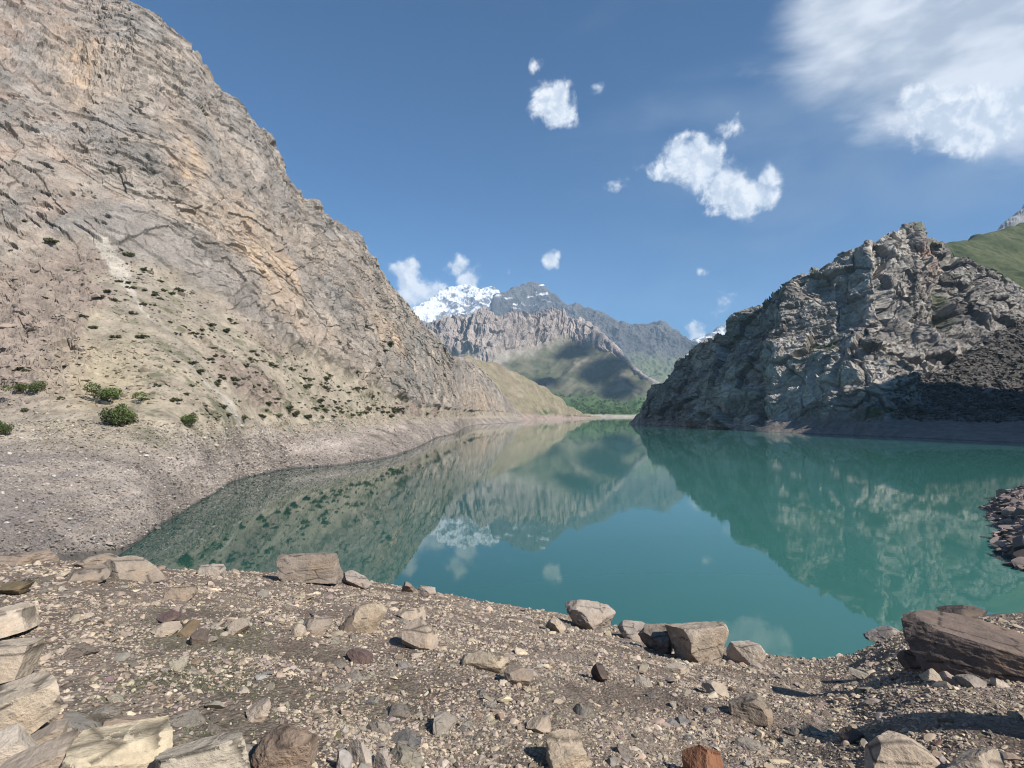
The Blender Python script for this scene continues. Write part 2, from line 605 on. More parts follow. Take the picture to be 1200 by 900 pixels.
rockd += hc * .6 * rough * att(4) + hd * .34 * rough * att(1.5) + h2 * .7 * sstep(v, 4.3, 4.9)
pit = sstep(fbm(np.stack([qr[:, 0] / 4.0, qr[:, 1] / 3.0, qr[:, 2] / 1.5], 1) + 44, 3, .6) + .25 * fbm(p / 30 + 3, 2), .27, .42)
rockd -= 1.1 * pit * (1.15 - flz * .6) * att(2.5)
far_s = np.clip(dist / 140, .25, 1.0)
edge_fade = np.clip((612 - u) / 60, 0.12, 1)
tald = fbm(p / 14, 4) * 1.0 + fbm(p / 2.5, 4, .6) * .28 + ridged(np.stack([qr[:, 0] / 9, qr[:, 1] / 9, qr[:, 2] / 2.2], 1), 3) * .45
# low rock outcrop at the far left foot of the wall
outc = sstep(fbm(p / 20 + 70, 3) + .75 * (1 - sstep(u, 60, 140)), .12, .3) * sstep(v, 2.02, 2.3) * (1 - cliff)
washd = fbm(p / 9, 3) * .35 + fbm(p / 1.3, 4, .6) * .12
washd2 = (h2 * .5 + ridged(p / 4, 3) * .8) * sstep(u, 400, 480)
disp = cliff * rockd * far_s + (1 - cliff) * ((1 - wash) * (tald + outc * (hc * .5 + hd * .25 + ridged(p / 5, 4) * 1.3)) + wash * (washd + washd2) * shore)
disp *= edge_fade
calm = 1 - (1 - sstep(v, .85, 1.6)) * .8
disp *= calm
Pd = p + N.reshape(-1, 3) * disp[:, None]
# colour
grey = np.array([.295, .262, .232])
tan = np.array([.385, .325, .27])
ochre = np.array([.50, .37, .26])
bluegrey = np.array([.25, .232, .212])
dark = np.array([.10, .085, .072])
n_a = fbm(p / 25 + 3, 4)
n_b = fbm(p / 7 + 8, 4)
rc = cmix(grey, tan, sstep(n_a + n_b * .4, -.25, .3))
strk = fbm(np.stack([qq[:, 0] / (1.8 * fs), qq[:, 1] / (1.8 * fs), qq[:, 2] / (22 * fs)], 1) + 12, 4, .6)
rc = rc * (1 + .55 * strk * sstep(u, 120, 200))[:, None]
rc = cmix(rc, np.array([.19, .17, .152]), sstep(strk, .12, .34) * .55 * sstep(u, 120, 200))
rc = cmix(rc, np.array([.17, .15, .132]), (1 - .75 * sstep(u, 150, 230)) * sstep(fbm(np.stack([qr[:, 0] / 7, qr[:, 1] / 5, qr[:, 2] / 3.0], 1) + 140, 4, .65), .16, .34) * .6)
rc = cmix(rc, bluegrey, sstep(fbm(np.stack([qq[:, 0] / 12, qq[:, 1] / 12, qq[:, 2] / 30], 1) + 60, 4), .05, .35) * .7)
stain = sstep(fbm(np.stack([qq[:, 0] / 2.2, qq[:, 1] / 2.2, qq[:, 2] / 18], 1), 4, .6), -.1, .3)


def blob(cx, cy, rx, ry, Vv):
    """soft patch of a different rock on the wall, in the wall's own coordinates"""
    return np.exp(-(((u - cx) / rx) ** 2 + ((Vv - cy) / ry) ** 2))


och = blob(215, 3.95, 22, .25, v) + blob(290, 3.75, 34, .35, v) + blob(322, 3.75, 20, .3, v) + .8 * blob(90, 4.3, 34, .25, v) + .8 * blob(445, 4.0, 25, .3, v) + .6 * blob(560, 3.5, 30, .6, v) + .5 * blob(350, 3.3, 25, .15, v)
rc = cmix(rc, ochre, np.clip(och * 1.1 * (.35 + .65 * stain) + .25 * sstep(n_b, .1, .5), 0, .9))
rc = cmix(rc, np.array([.42, .30, .24]), sstep(u * -1.0, -150, -20) * .45 * sstep(n_b, -.2, .4))
rc = rc * (0.90 + 0.2 * i2[:, None]) * (.9 + .2 * ic[:, None])
rc = cmix(rc, np.array([.09, .075, .065]), np.clip((1 - sstep(ec, 0, .035)) * sstep(fbm(p / 14 + 60, 3), 0, .25) * .7, 0, .8))
crk = (1 - sstep(e1, 0, .03)) * .3 + pit * .35
rc = cmix(rc, dark, np.clip(crk * 2.3 * sstep(fbm(p / 12 + 90, 2), -.1, .25), 0, .85))
tcol = cmix(np.array([.33, .285, .228]), np.array([.405, .345, .262]), sstep(n_b + n_a, -.3, .4))
tcol = cmix(tcol, np.array([.24, .205, .165]), sstep(fbm(p / 1.6 + 77, 3, .6), .15, .32) * .5)
tcol = cmix(tcol, np.array([.30, .255, .2]), sstep(fbm(np.stack([qr[:, 0] / 9, qr[:, 1] / 9, qr[:, 2] / 2.2], 1), 4, .6), .0, .3) * .55)
tcol = cmix(tcol, np.array([.31, .245, .205]), outc * .8)
tcol = cmix(tcol, np.array([.10, .085, .07]), outc * np.clip((1 - sstep(ec, 0, .05)) * .7, 0, 1) * sstep(fbm(p / 9 + 8, 3), -.1, .2))
tcol = cmix(tcol, np.array([.43, .36, .245]), blob(125, 2.25, 55, .22, v) * .8)
green = sstep(fbm(p / 3.5 + 200, 4, .65), .10, .26) * sstep(u, 100, 190) * (1 - sstep(v, 2.75, 2.95)) * (1 - sstep(u, 430, 500))
tcol = cmix(tcol, np.array([.13, .135, .075]), green * .7)
# pale gully of fresh scree below the wall
gx = np.interp(v, [2.0, 2.25, 2.45, 2.7, 3.05, 3.1], [285, 262, 215, 160, 118, 112])
gw = np.interp(v, [2.0, 2.15, 2.28, 2.4, 2.6, 2.72, 2.88, 3.05], [0, 6, 7, .1, .1, 5, 15, 12])
gul = np.clip(1 - np.abs(u - gx + fbm(p / 6, 4, .6) * 12) / np.maximum(gw, .1), 0, 1)
gul = sstep(gul, .0, .35) * (v > 2.0) * (v < 3.05)
wcol = cmix(np.array([.265, .228, .20]), np.array([.39, .335, .285]), sstep(fbm(p / 8 + 33, 4, .6) + .25 * (v - 1.4), -.25, .3))
bands = sstep(np.sin(p[:, 2] * 7 + fbm(p / 15, 3) * 2.0), .2, .95) * .45 * sstep(fbm(p / 12 + 66, 2), -.3, .1)
wcol = cmix(wcol, np.array([.24, .215, .205]), bands)
wcol = cmix(wcol, np.array([.56, .48, .42]), np.clip(blob(262, 1.25, 25, .3, v) * .8 + blob(345, 1.45, 20, .15, v) * .9 + blob(395, 1.5, 22, .2, v) * 1.0 + blob(215, 1.7, 30, .15, v) * .6 + blob(460, 1.7, 24, .2, v) * .9, 0, .9) * sstep(n_b, -.4, .2))
wcol = cmix(wcol, np.array([.47, .41, .35]), sstep(v, 1.72, 1.95) * .7)
wcol = cmix(wcol, np.array([.1, .09, .08]), (1 - sstep(v, 1.01, 1.055)) * .85)
colr = cmix(tcol, rc, cliff)
colr = cmix(colr, np.array([.47, .42, .355]), gul * .9)
colr = cmix(colr, wcol, wash)
lm = terrain_mat('limestone', .35, .7, .5, vary=.30)
left_mtn = terrain('mountain_left', Pd.reshape(*sh, 3), colr, lm)
LG = Pd.reshape(*sh, 3)
LC = colr.reshape(*sh, 3)
LU, LV = cols, V[0]


def on_left(px, vv):
    i = np.clip(np.searchsorted(LU, px), 0, len(LU) - 1)
    j = np.clip(np.searchsorted(LV, vv), 0, len(LV) - 1)
    return LG[i, j]


# ================================================================== TAN HILL behind the left spur
st = []
for (px, yb, yr) in [(520, 495, 424), (545, 494.5, 422), (562, 494, 423.5), (580, 493.6, 429), (600, 493, 436.5), (620, 492.6, 447), (632, 492.2, 454),
                     (645, 491.8, 463), (658, 491.4, 472), (672, 490.8, 481.5), (690, 490.2, 487.2), (705, 489.8, 488.2)]:
    p1 = W(px, yb)
    p0 = (p1[0], p1[1] * .93, -6)
    p2 = at(px, min(yb - .3, 488.6), p1[1] * 1.03)
    p3 = up(p2, px, yb * .45 + yr * .55, .45)
    p4 = up(p3, px, yr, .55)
    st.append((px, [p0, p1, p2, p3, p4, (p4[0], p4[1] * 1.04, p4[2] - 3), (p4[0], p4[1] * 1.6, -5)]))
P, U, V = loft(st, colspace((520, 705, 260)), [3, 12, 60, 60, 6, 4])
N = normals(P)
sh = P.shape[:2]
p = P.reshape(-1, 3).astype(np.float32)
u, v = U.ravel(), V.ravel()
gul_ = ridged(np.stack([p[:, 0] / 60, p[:, 1] / 60, p[:, 2] / 200], 1), 4, .5)
fade = sstep(v, 1.1, 2.3) * np.clip((705 - u) / 30, 0.05, 1)
d_ = (gul_ * 7 + fbm(p / 25, 4, .6) * 4) * fade + fbm(p / 6, 3) * .5
c_ = cmix(np.array([.25, .21, .15]), np.array([.30, .25, .18]), sstep(fbm(p / 40, 4), -.3, .3))
c_ = cmix(c_, np.array([.20, .21, .10]), sstep(fbm(p / 35 + 9, 4) + .3 * (v > 3), .05, .4) * .3)
c_ = cmix(c_, np.array([.06, .11, .04]), np.exp(-((u - 637) / 12) ** 2 - ((v - 2.35) / .28) ** 2) * sstep(fbm(p / 9, 3), -.2, .2))
c_ = cmix(c_, np.array([.33, .26, .22]), (1 - sstep(v, 2.0, 2.3)))
terrain('hill_tan', (p + N.reshape(-1, 3) * d_[:, None]).reshape(*sh, 3), c_, terrain_mat('dry_grass_slope', .08, .4, 1.5, vary=.3))

# ================================================================== CENTRAL MOUNTAIN (rock wall above green slopes)
BT = [(480, 392, 408), (510, 384, 412), (530, 380, 417), (550, 373, 421), (573, 372, 424), (588, 375, 421), (600, 377, 416), (615, 378, 411), (627, 374.5, 407),
      (643, 374, 405), (652, 370.5, 403), (660, 371.5, 402), (677, 377, 404), (690, 384, 408), (707, 397, 414), (720, 407, 419), (733, 422, 427),
      (741, 431, 436), (750, 438, 443), (767, 450, 454), (785, 463, 466), (810, 476, 478), (840, 482, 484)]
st = []
for (px, yr, yt) in BT:
    yb = 488.7
    p1 = W(px, yb)
    p0 = (p1[0], p1[1] * .93, -8)
    p2 = at(px, 487.6, p1[1] * 1.02)
    y3 = max(yt + 1, min(468, yt * .3 + 487 * .7))
    p3 = up(p2, px, y3, .22)
    p4 = up(p3, px, yt, .5, 20)
    p5 = up(p4, px, yr, .95, 20)
    st.append((px, [p0, p1, p2, p3, p4, p5, (p5[0], p5[1] * 1.03, p5[2] - 8), (p5[0], p5[1] * 1.7, 20)]))
P, U, V = loft(st, colspace((480, 840, 560)), [3, 6, 50, 120, 110, 6, 5])
N = normals(P)
sh = P.shape[:2]
p = P.reshape(-1, 3).astype(np.float32)
u, v = U.ravel(), V.ravel()
wob = fbm(p / 120, 4) * .35
rock = sstep(v + wob, 3.92, 4.12)
rk = ridged(np.stack([p[:, 0] / 70, p[:, 1] / 200, p[:, 2] / 260], 1) + .3 * fbm(p / 90, 2)[:, None], 5, .6)
hf, ef, idf = facets(p / np.array([45, 60, 90]), 5, 1.0)
sl_ = ridged(np.stack([(p[:, 0] - p[:, 2] * .9) / 190, p[:, 1] / 600, p[:, 2] / 900], 1), 3, .45)
soft = fbm(p / 160, 4) * 26 + sl_ * 26
fade = sstep(v, 1.6, 3.1)
d_ = fade * ((1 - rock) * soft + rock * (rk * 46 + hf * 10 + soft * .5 + fbm(p / 22, 3, .6) * 8) * np.interp(u, [650, 720], [1, .3])) * np.clip((840 - u) / 50, 0, 1)
pink = cmix(np.array([.34, .29, .26]), np.array([.43, .37, .33]), sstep(fbm(p / 60, 4), -.3, .3))
pink = cmix(pink, np.array([.19, .17, .16]), sstep(fbm(p / 50 + 7, 4, .6), .1, .4) * .7)
gr = cmix(np.array([.10, .112, .068]), np.array([.16, .155, .105]), sstep(fbm(p / 90 + 4, 4), -.3, .3))
gr = cmix(gr, np.array([.27, .23, .17]), sstep(sl_ + fbm(p / 60, 3) * .4, .72, .95) * .85 * (u > 640))
gr = cmix(gr, np.array([.38, .34, .29]), sstep(v + wob, 3.7, 3.95) * .8 * (1 - sstep(u, 600, 680)))
gr = cmix(gr, np.array([.07, .135, .04]), (1 - sstep(v + fbm(p / 50, 3) * .3, 2.5, 3.1)))
gr = cmix(gr, np.array([.45, .40, .33]), 1 - sstep(v + fbm(p / 40, 2) * .05, 1.95, 2.12))
c_ = cmix(gr, pink, rock)
c_ = cmix(c_, np.array([.21, .19, .175]), (1 - sstep(u, 500, 545)) * rock * .8)
BP = (p + N.reshape(-1, 3) * d_[:, None]).reshape(*sh, 3)
BV, BU = V[0], U[:, 0]
terrain('mountain_central', BP, c_, terrain_mat('far_rock', .03, .5, 5, vary=.3))

# ================================================================== DARK BLUE PEAK behind
st = []
for (px, yr) in [(540, 372), (560, 371), (572, 366), (583, 348), (592, 345), (600, 341), (612, 338), (621, 334.5), (625, 335), (633, 339), (640, 343), (650, 348), (657, 354),
                 (664, 360), (674, 361), (687, 363.5), (700, 369), (713, 374.5), (720, 380), (727, 382.5), (737, 382), (748, 381), (767, 380), (775, 382.5), (783, 388), (792, 392),
                 (800, 395), (812, 400), (822, 404), (840, 412), (880, 430)]:
    p0 = at(px, 492, 3300)
    p1 = at(px, 462, 3600)
    p2 = at(px, 432 if yr < 430 else yr + 2, 4600)
    p3 = up(p2, px, yr * .5 + 425 * .5 if yr < 420 else yr + 1, .6)
    p4 = up(p3, px, yr, .8)
    st.append((px, [p0, p1, p2, p3, p4, (p4[0], p4[1] * 1.04, p4[2] - 40), (p4[0], p4[1] * 1.4, 100)]))
P, U, V = loft(st, colspace((540, 880, 480)), [8, 40, 60, 90, 5, 3])
N = normals(P)
sh = P.shape[:2]
p = P.reshape(-1, 3).astype(np.float32)
u, v = U.ravel(), V.ravel()
r_ = ridged(p / np.array([420, 700, 500]), 5, .55)
d_ = sstep(v, .3, 2) * (r_ * 80 + fbm(p / 130, 4, .6) * 30) - 30
r2 = ridged(p / np.array([120, 160, 120]), 4, .6)
d_ += r2 * 20 * sstep(v, 1.6, 2.6)
c_ = cmix(np.array([.09, .09, .092]), np.array([.135, .13, .125]), sstep(r_ + r2 * .3, .5, 1.0))
c_ = cmix(np.array([.15, .175, .09]), c_, sstep(v + fbm(p / 300, 3) * .5, 1.9, 2.6))
snow = sstep(fbm(np.stack([p[:, 0] / 260, p[:, 1] / 260, p[:, 2] / 60], 1) + 3, 4, .62) + sstep(p[:, 2], 850, 1350) * .30, .42, .50) * sstep(p[:, 2], 880, 1120) * (1 - sstep(u, 655, 700))
c_ = cmix(c_, np.array([.8, .82, .85]), snow)
terrain('mountain_dark_peak', (p + N.reshape(-1, 3) * d_[:, None]).reshape(*sh, 3), c_, terrain_mat('distant_rock', .012, .5, 12, vary=.25))

# ================================================================== SNOWY MOUNTAIN behind
st = []
for (px, yr) in [(440, 375), (465, 362), (476, 358), (486, 361), (495, 357), (503, 358), (508, 352), (514, 345), (522, 342), (530, 341), (540, 338.5), (550, 339), (562, 339.5), (572, 340.5),
                 (583, 344), (592, 350), (610, 362), (640, 380)]:
    p0 = at(px, 470, 5500)
    p1 = at(px, 420, 6200)
    p2 = up(p1, px, yr * .5 + 400 * .5, .5)
    p3 = up(p2, px, yr, .8)
    st.append((px, [p0, p1, p2, p3, (p3[0], p3[1] * 1.04, p3[2] - 60), (p3[0], p3[1] * 1.4, 100)]))
P, U, V = loft(st, colspace((440, 640, 300)), [10, 80, 120, 5, 3])
N = normals(P)
sh = P.shape[:2]
p = P.reshape(-1, 3).astype(np.float32)
u, v = U.ravel(), V.ravel()
r_ = ridged(p / np.array([500, 900, 500]), 5, .55)
r2 = ridged(p / np.array([130, 200, 90]), 4, .6)
d_ = r_ * 120 + r2 * 40 - 60
c_ = np.tile(np.array([.19, .185, .185]), (len(p), 1))
sn = fbm(p / np.array([130, 200, 75]) + 4, 5, .65)
bowl = np.exp(-((u - 497) / 14) ** 2 - ((v - 1.9) / .35) ** 2) + np.exp(-((u - 512) / 16) ** 2 - ((v - 1.5) / .16) ** 2) * 1.5 + .5 * np.exp(-((u - 480) / 20) ** 2)
c_ = cmix(c_, np.array([.84, .86, .89]), sstep(sn + sstep(v, 1.5, 3) * .24 + bowl * .6 - .02 - r2 * .12, -.06, .1))
terrain('mountain_snowy', (p + N.reshape(-1, 3) * d_[:, None]).reshape(*sh, 3), c_, terrain_mat('snowy_rock', .01, .4, 15, vary=.15))

# cloud lumps added unseen high above, only to shade the green slopes
cm_ = bpy.data.materials.new('shadow_cloud_white')
cm_.use_nodes = True
cm_.node_tree.nodes['Principled BSDF'].inputs['Base Color'].default_value = (.9, .9, .92, 1)
cm_.node_tree.nodes['Principled BSDF'].inputs['Roughness'].default_value = 1
CV, CF, cb = [], [], 0
for (px, vq, rx, ry, rz_) in [(672, 3.72, 65, 120, 60), (702, 3.5, 75, 130, 60), (728, 3.2, 50, 130, 60), (640, 3.2, 50, 80, 40), (600, 3.3, 60, 60, 40)]:
    i_ = int(np.searchsorted(BU, px))
    j_ = int(np.searchsorted(BV, vq))
    g_pt = BP[i_, j_] + np.array(SUN) * (4200.0 / SUN.z)
    cv, cf = ICO[5] if 'ICO' in globals() else (None, None)
    d0_ = cv * (1 + .35 * fbm(cv * 1.7 + px, 4, .6)[:, None])
    CV.append(d0_ * np.array([rx, ry, rz_]) + g_pt)
    CF.append(cf + cb)
    cb += len(cv)
link('shadow_cloud', mesh_from('shadow_cloud', np.concatenate(CV), np.concatenate(CF), None, True, cm_), kind='stuff', label='white cloud lumps added unseen above the view to shade the green slopes', cat='shadow_cloud')

# small snow ridge behind the crag and grey summit at the far right
st = []
for (px, yr) in [(760, 440), (790, 420), (805, 411), (815, 404), (822, 400), (830, 396), (838, 391), (848, 386), (862, 382), (880, 385), (920, 400)]:
    p0, p1 = at(px, 470, 4800), at(px, 430 if yr < 428 else yr + 3, 5600)
    p2 = up(p1, px, yr, .6)
    st.append((px, [p0, p1, p2, (p2[0], p2[1] * 1.04, p2[2] - 60), (p2[0], p2[1] * 1.4, 100)]))
P, U, V = loft(st, colspace((760, 920, 160)), [10, 80, 5, 3])
N = normals(P)
sh = P.shape[:2]
p = P.reshape(-1, 3).astype(np.float32)
r_ = ridged(p / np.array([300, 600, 300]), 5, .6)
c_ = cmix(np.array([.2, .19, .18]), np.array([.82, .84, .88]), sstep(fbm(p / np.array([90, 150, 60]), 5, .6), -.05, .12))
terrain('ridge_snowy', (p + N.reshape(-1, 3) * (r_ * 70)[:, None]).reshape(*sh, 3), c_, bpy.data.materials['snowy_rock'])

st = []
for (px, yr) in [(1080, 330), (1140, 300), (1160, 286), (1172, 276), (1178, 270), (1184, 264), (1190, 259), (1200, 252), (1230, 225), (1300, 190), (1400, 200), (1600, 260)]:
    p0, p1 = at(px, 470, 1900), at(px, 340, 2300)
    p2 = up(p1, px, yr, 1.1)
    st.append((px, [p0, p1, p2, (p2[0], p2[1] * 1.04, p2[2] - 30), (p2[0], p2[1] * 1.5, 100)]))
P, U, V = loft(st, colspace((1080, 1600, 300)), [10, 90, 5, 3])
N = normals(P)
sh = P.shape[:2]
p = P.reshape(-1, 3).astype(np.float32)
r_ = ridged(p / np.array([200, 300, 260]), 5, .6)
c_ = cmix(np.array([.2, .19, .18]), np.array([.3, .28, .26]), sstep(r_, .4, .9))
terrain('mountain_grey_summit', (p + N.reshape(-1, 3) * (r_ * 40)[:, None]).reshape(*sh, 3), c_, bpy.data.materials['distant_rock'])

# ================================================================== GREEN HILL behind the crag
st = []
for (px, yr) in [(1040, 330), (1080, 302), (1105, 292.5), (1118, 289), (1130, 286), (1145, 281), (1160, 277.5), (1175, 273), (1188, 268), (1200, 263), (1260, 235), (1400, 190), (1700, 150)]:
    p0, p1 = at(px, 480, 420), at(px, 390, 480)
    p2 = up(p1, px, 390 * .4 + yr * .6, .55)
    p3 = up(p2, px, yr, .7)
    st.append((px, [p0, p1, p2, p3, (p3[0], p3[1] * 1.04, p3[2] - 6), (p3[0], p3[1] * 1.6, 10)]))
P, U, V = loft(st, colspace((1040, 1220, 260), (1220, 1700, 100)), [10, 70, 80, 6, 4])
N = normals(P)
sh = P.shape[:2]
p = P.reshape(-1, 3).astype(np.float32)
u, v = U.ravel(), V.ravel()
r_ = ridged(np.stack([(p[:, 0] + p[:, 2] * .6) / 70, p[:, 1] / 120, p[:, 2] / 200], 1), 4, .5)
c_ = cmix(np.array([.06, .08, .034]), np.array([.105, .12, .055]), sstep(fbm(p / 40, 5, .6), -.3, .3))
c_ = cmix(c_, np.array([.05, .075, .028]), sstep(fbm(p / 12 + 5, 4, .6), .1, .3) * .7)
terrain('hill_green', (p + N.reshape(-1, 3) * (r_ * 9 + fbm(p / 9, 3) * .9)[:, None]).reshape(*sh, 3), c_, terrain_mat('green_slope', .15, .6, 1.0, vary=.35))

# ================================================================== RIGHT CRAG
RT = [  # px, yb, y1, y2, yr, slope low, bench slope, slope top
    (737, 496.6, 495.0, 494.8, 494.5, 1.0, 1.0, 1.0),
    (745, 497.0, 492, 490, 487.5, 1.1, .9, 1.1),
    (752, 497.3, 487, 484, 479, 1.2, .9, 1.2),
    (762, 497.7, 480, 476, 466, 1.2, .9, 1.3),
    (780, 498.5, 466, 460, 444, 1.2, .8, 1.3),
    (800, 499.5, 450, 442, 423, 1.2, .7, 1.3),
    (820, 500.6, 442, 432, 404, 1.2, .7, 1.3),
    (836, 501.8, 436, 426, 397, 1.2, .7, 1.3),
    (852, 503, 430, 420, 388, 1.2, .7, 1.3),
    (872, 504.6, 420, 410, 367, 1.2, .6, 1.3),
    (900, 506.4, 412, 400, 350, 1.2, .6, 1.3),
    (918, 507, 410, 398, 340, 1.2, .6, 1.3),
    (930, 507.4, 408, 396, 330.5, 1.2, .6, 1.3),
    (945, 508, 407, 395, 326, 1.2, .55, 1.3),
    (960, 508.5, 405, 393, 324, 1.2, .55, 1.3),
    (976, 509.2, 404, 391, 313, 1.2, .55, 1.3),
    (1000, 510, 404, 391, 292, 1.2, .55, 1.3),
    (1024, 511, 402, 390, 278, 1.2, .6, 1.3),
    (1046, 512, 410, 390, 273, 1.1, .6, 1.3),
    (1060, 512.6, 425, 395, 272, .9, .8, 1.3),
    (1064, 512.8, 430, 397, 267.5, .85, .8, 1.3),
    (1070, 513, 435, 398, 267, .8, .8, 1.3),
    (1076, 513.3, 440, 400, 273, .75, .9, 1.3),
    (1088, 513.8, 440, 395, 277, .7, .9, 1.3),
    (1102, 514.4, 436, 385, 281, .68, .9, 1.3),
    (1109, 514.6, 432, 380, 286, .66, .9, 1.2),
    (1114, 515, 428, 376, 300, .66, .9, 1.1),
    (1126, 515.6, 420, 370, 304, .66, .9, 1.1),
    (1142, 516.4, 408, 366, 308.5, .66, .9, 1.1),
    (1160, 517.2, 396, 362, 316, .66, .9, 1.1),
    (1180, 518, 384, 360, 330, .66, .9, 1.1),
    (1200, 518.8, 374, 358, 341, .66, .9, 1.0),
    (1240, 520.5, 350, 335, 318, .66, .9, 1.0),
    (1320, 524, 320, 290, 235, .7, 1.0, 1.2),
    (1450, 530, 290, 230, 150, .75, 1.1, 1.3),
    (1700, 545, 250, 160, 60, .8, 1.1, 1.3),
    (2300, 580, 240, 140, 20, .8, 1.1, 1.3),
]
st = []
for (px, yb, y1, y2, yr, s1, s2, s3) in RT:
    p1 = W(px, yb)
    p0 = (p1[0], p1[1] * .95, -4)
    ty = 489.8
    p2 = W(px, ty, 6.6)
    if p2[1] < p1[1] * 1.03 + 3:
        p2 = at(px, min(ty, yb - 1), p1[1] * 1.03 + 3)
    if px < 860:
        p2 = at(px, lerp(yb, y1, .25), p1[1] + 3)
    p3 = up(p2, px, y1, s1)
    p4 = up(p3, px, y2, s2)
    p5 = up(p4, px, yr, s3)
    h = p5[2]
    st.append((px, [p0, p1, p2, p3, p4, p5, (p5[0] * 1.01, p5[1] * 1.02 + 2, h - 2), (p5[0] * 1.1, p5[1] * 1.25 + 30, h * .5), (p5[0] * 1.2, p5[1] * 1.6 + 60, -5)]))
P, U, V = loft(st, colspace((737, 1215, 800), (1215, 2300, 150)), [4, 34, 190, 60, 220, 8, 8, 4])
N = normals(P)
sh = P.shape[:2]
p = P.reshape(-1, 3).astype(np.float32)
u, v = U.ravel(), V.ravel()
wob = fbm(p / 14, 3) * .15
wash = 1 - sstep(v + wob * .6, 1.8, 2.05)
wash *= sstep(u, 850, 900)
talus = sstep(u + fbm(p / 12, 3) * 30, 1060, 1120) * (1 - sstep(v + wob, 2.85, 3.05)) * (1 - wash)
w3 = np.stack([fbm(p / 22 + 5, 3), fbm(p / 22 + 9, 3), fbm(p / 22 + 15, 3)], 1)
qq = p + w3 * 5
ca, sa = math.cos(math.radians(-24)), math.sin(math.radians(-24))
xx = qq[:, 0] * .55 - qq[:, 1] * .55
qr = np.stack([xx * ca - qq[:, 2] * sa, qq[:, 0] * .7 + qq[:, 1] * .5, xx * sa + qq[:, 2] * ca], 1)
h1, e1, i1 = facets(qr / np.array([20, 18, 17]), 11, 1.1)
h2, e2, i2 = facets(qr / np.array([7, 6, 5]) + 7, 12, 1.1)
h3, e3, i3 = facets(qr / np.array([2.6, 2.2, 1.8]) + 7, 13, 1.0)
big = ridged(np.stack([p[:, 0] / 48, p[:, 1] / 48, p[:, 2] / 90], 1) + 1.7, 3, .5)
strat = ridged(np.stack([qr[:, 0] / 26, qr[:, 1] / 20, qr[:, 2] / 3.0], 1), 4, .55)
rd = big * 8 - 5.5 + h1 * 3.6 + h2 * 1.5 + h3 * .7 + strat * .6 + ridged(p / 2.4, 4, .6) * .7 - .8 * (1 - sstep(e1, 0, .08))
sc_ = np.clip(np.linalg.norm(p[:, :2], axis=1) / 260, .55, 1.1) * np.clip((u - 730) / 40, .15, 1)
td = fbm(p / 10, 3) * 1.2 + np.maximum(h2, -.2) * .9 + h3 * .8
calm = sstep(v, .85, 1.9) * .9 + .1
disp = (talus * td + (1 - talus) * rd * sc_) * (1 - wash) * calm + wash * (fbm(p / 6, 3) * .5 + fbm(p / 1.5, 3) * .2) * calm
# gully between the two summits and deep chimneys in the wall
for (gx, w_, dp, v0, v1) in [(1110, 7, 7, 3.6, 5.2), (884, 5, 5, 1.4, 3.2), (1032, 7, 5, 3.9, 5.0), (985, 5, 3, 2, 3.2)]:
    disp -= dp * np.exp(-((u - gx + fbm(p / 20, 2) * 14) / w_) ** 2) * sstep(v, v0, v0 + .4) * (1 - sstep(v, v1 - .2, v1 + .2))
Pd = p + N.reshape(-1, 3) * disp[:, None]
n_b = fbm(p / 9 + 8, 4, .6)
base = cmix(np.array([.27, .245, .22]), np.array([.50, .45, .395]), sstep(n_b + fbm(p / 40, 3), -.3, .35))
base = base * (.82 + .36 * i2[:, None])
base = cmix(base, np.array([.52, .47, .41]), sstep(i3 + n_b * .5, .72, .95) * .7)
base = cmix(base, np.array([.42, .27, .2]), np.exp(-((u - 1092) / 12) ** 2 - ((v - 4.7) / .2) ** 2) * .9)
crk = np.clip((1 - sstep(e1, 0, .04)) * .5 + (1 - sstep(e2, 0, .04)) * .3, 0, .85)
base = cmix(base, np.array([.06, .055, .05]), crk)
g_ = sstep(fbm(p / 7 + 50, 4, .6), -.02, .2) * np.clip(np.exp(-((u - 962) / 26) ** 2 - ((v - 3.5) / .5) ** 2) * 1.5 + np.exp(-((u - 1115) / 10) ** 2 - ((v - 4.4) / .5) ** 2) * 1.3 +
     np.exp(-((u - 1040) / 40) ** 2 - ((v - 2.06) / .07) ** 2) * 2 + .5 * sstep(v, 4.85, 5.0) + .25 * sstep(fbm(p / 25 + 14, 3), .1, .3) + .8 * np.exp(-((u - 1140) / 12) ** 2 - ((v - 2.6) / .2) ** 2), 0, 1)
base = cmix(base, np.array([.085, .115, .04]), g_ * .85)
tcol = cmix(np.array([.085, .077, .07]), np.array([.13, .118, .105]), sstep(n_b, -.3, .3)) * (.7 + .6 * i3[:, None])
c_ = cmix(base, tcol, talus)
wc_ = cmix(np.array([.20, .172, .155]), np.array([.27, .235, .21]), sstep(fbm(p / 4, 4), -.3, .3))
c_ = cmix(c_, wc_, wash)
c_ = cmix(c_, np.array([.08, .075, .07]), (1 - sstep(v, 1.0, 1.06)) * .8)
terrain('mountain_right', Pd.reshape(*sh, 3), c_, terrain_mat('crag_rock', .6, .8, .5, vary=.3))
RG, RU, RV = Pd.reshape(*sh, 3), U[:, 0], V[0]

# unseen rocky spur added beyond the right edge to shade the crag's lower slope
X, Y = np.meshgrid(np.linspace(155, 400, 190), np.linspace(-30, 220, 190), indexing='ij')
rr_ = np.hypot((X - 290), (Y - 105))
qz = np.stack([X.ravel(), Y.ravel(), np.zeros(X.size)], 1)
Z = (sstep(1 - rr_ / 130, 0, 1.0) ** .5 * 168 - 6).ravel()
Z = Z + (ridged(qz / 30, 4) * 8 + fbm(qz / 6, 3) * 2) * sstep(Z, 0, 30)
terrain('shadow_spur', np.stack([X, Y, Z.reshape(X.shape)], -1), np.tile(np.array([.22, .2, .18]), (X.size, 1)), bpy.data.materials['crag_rock'])

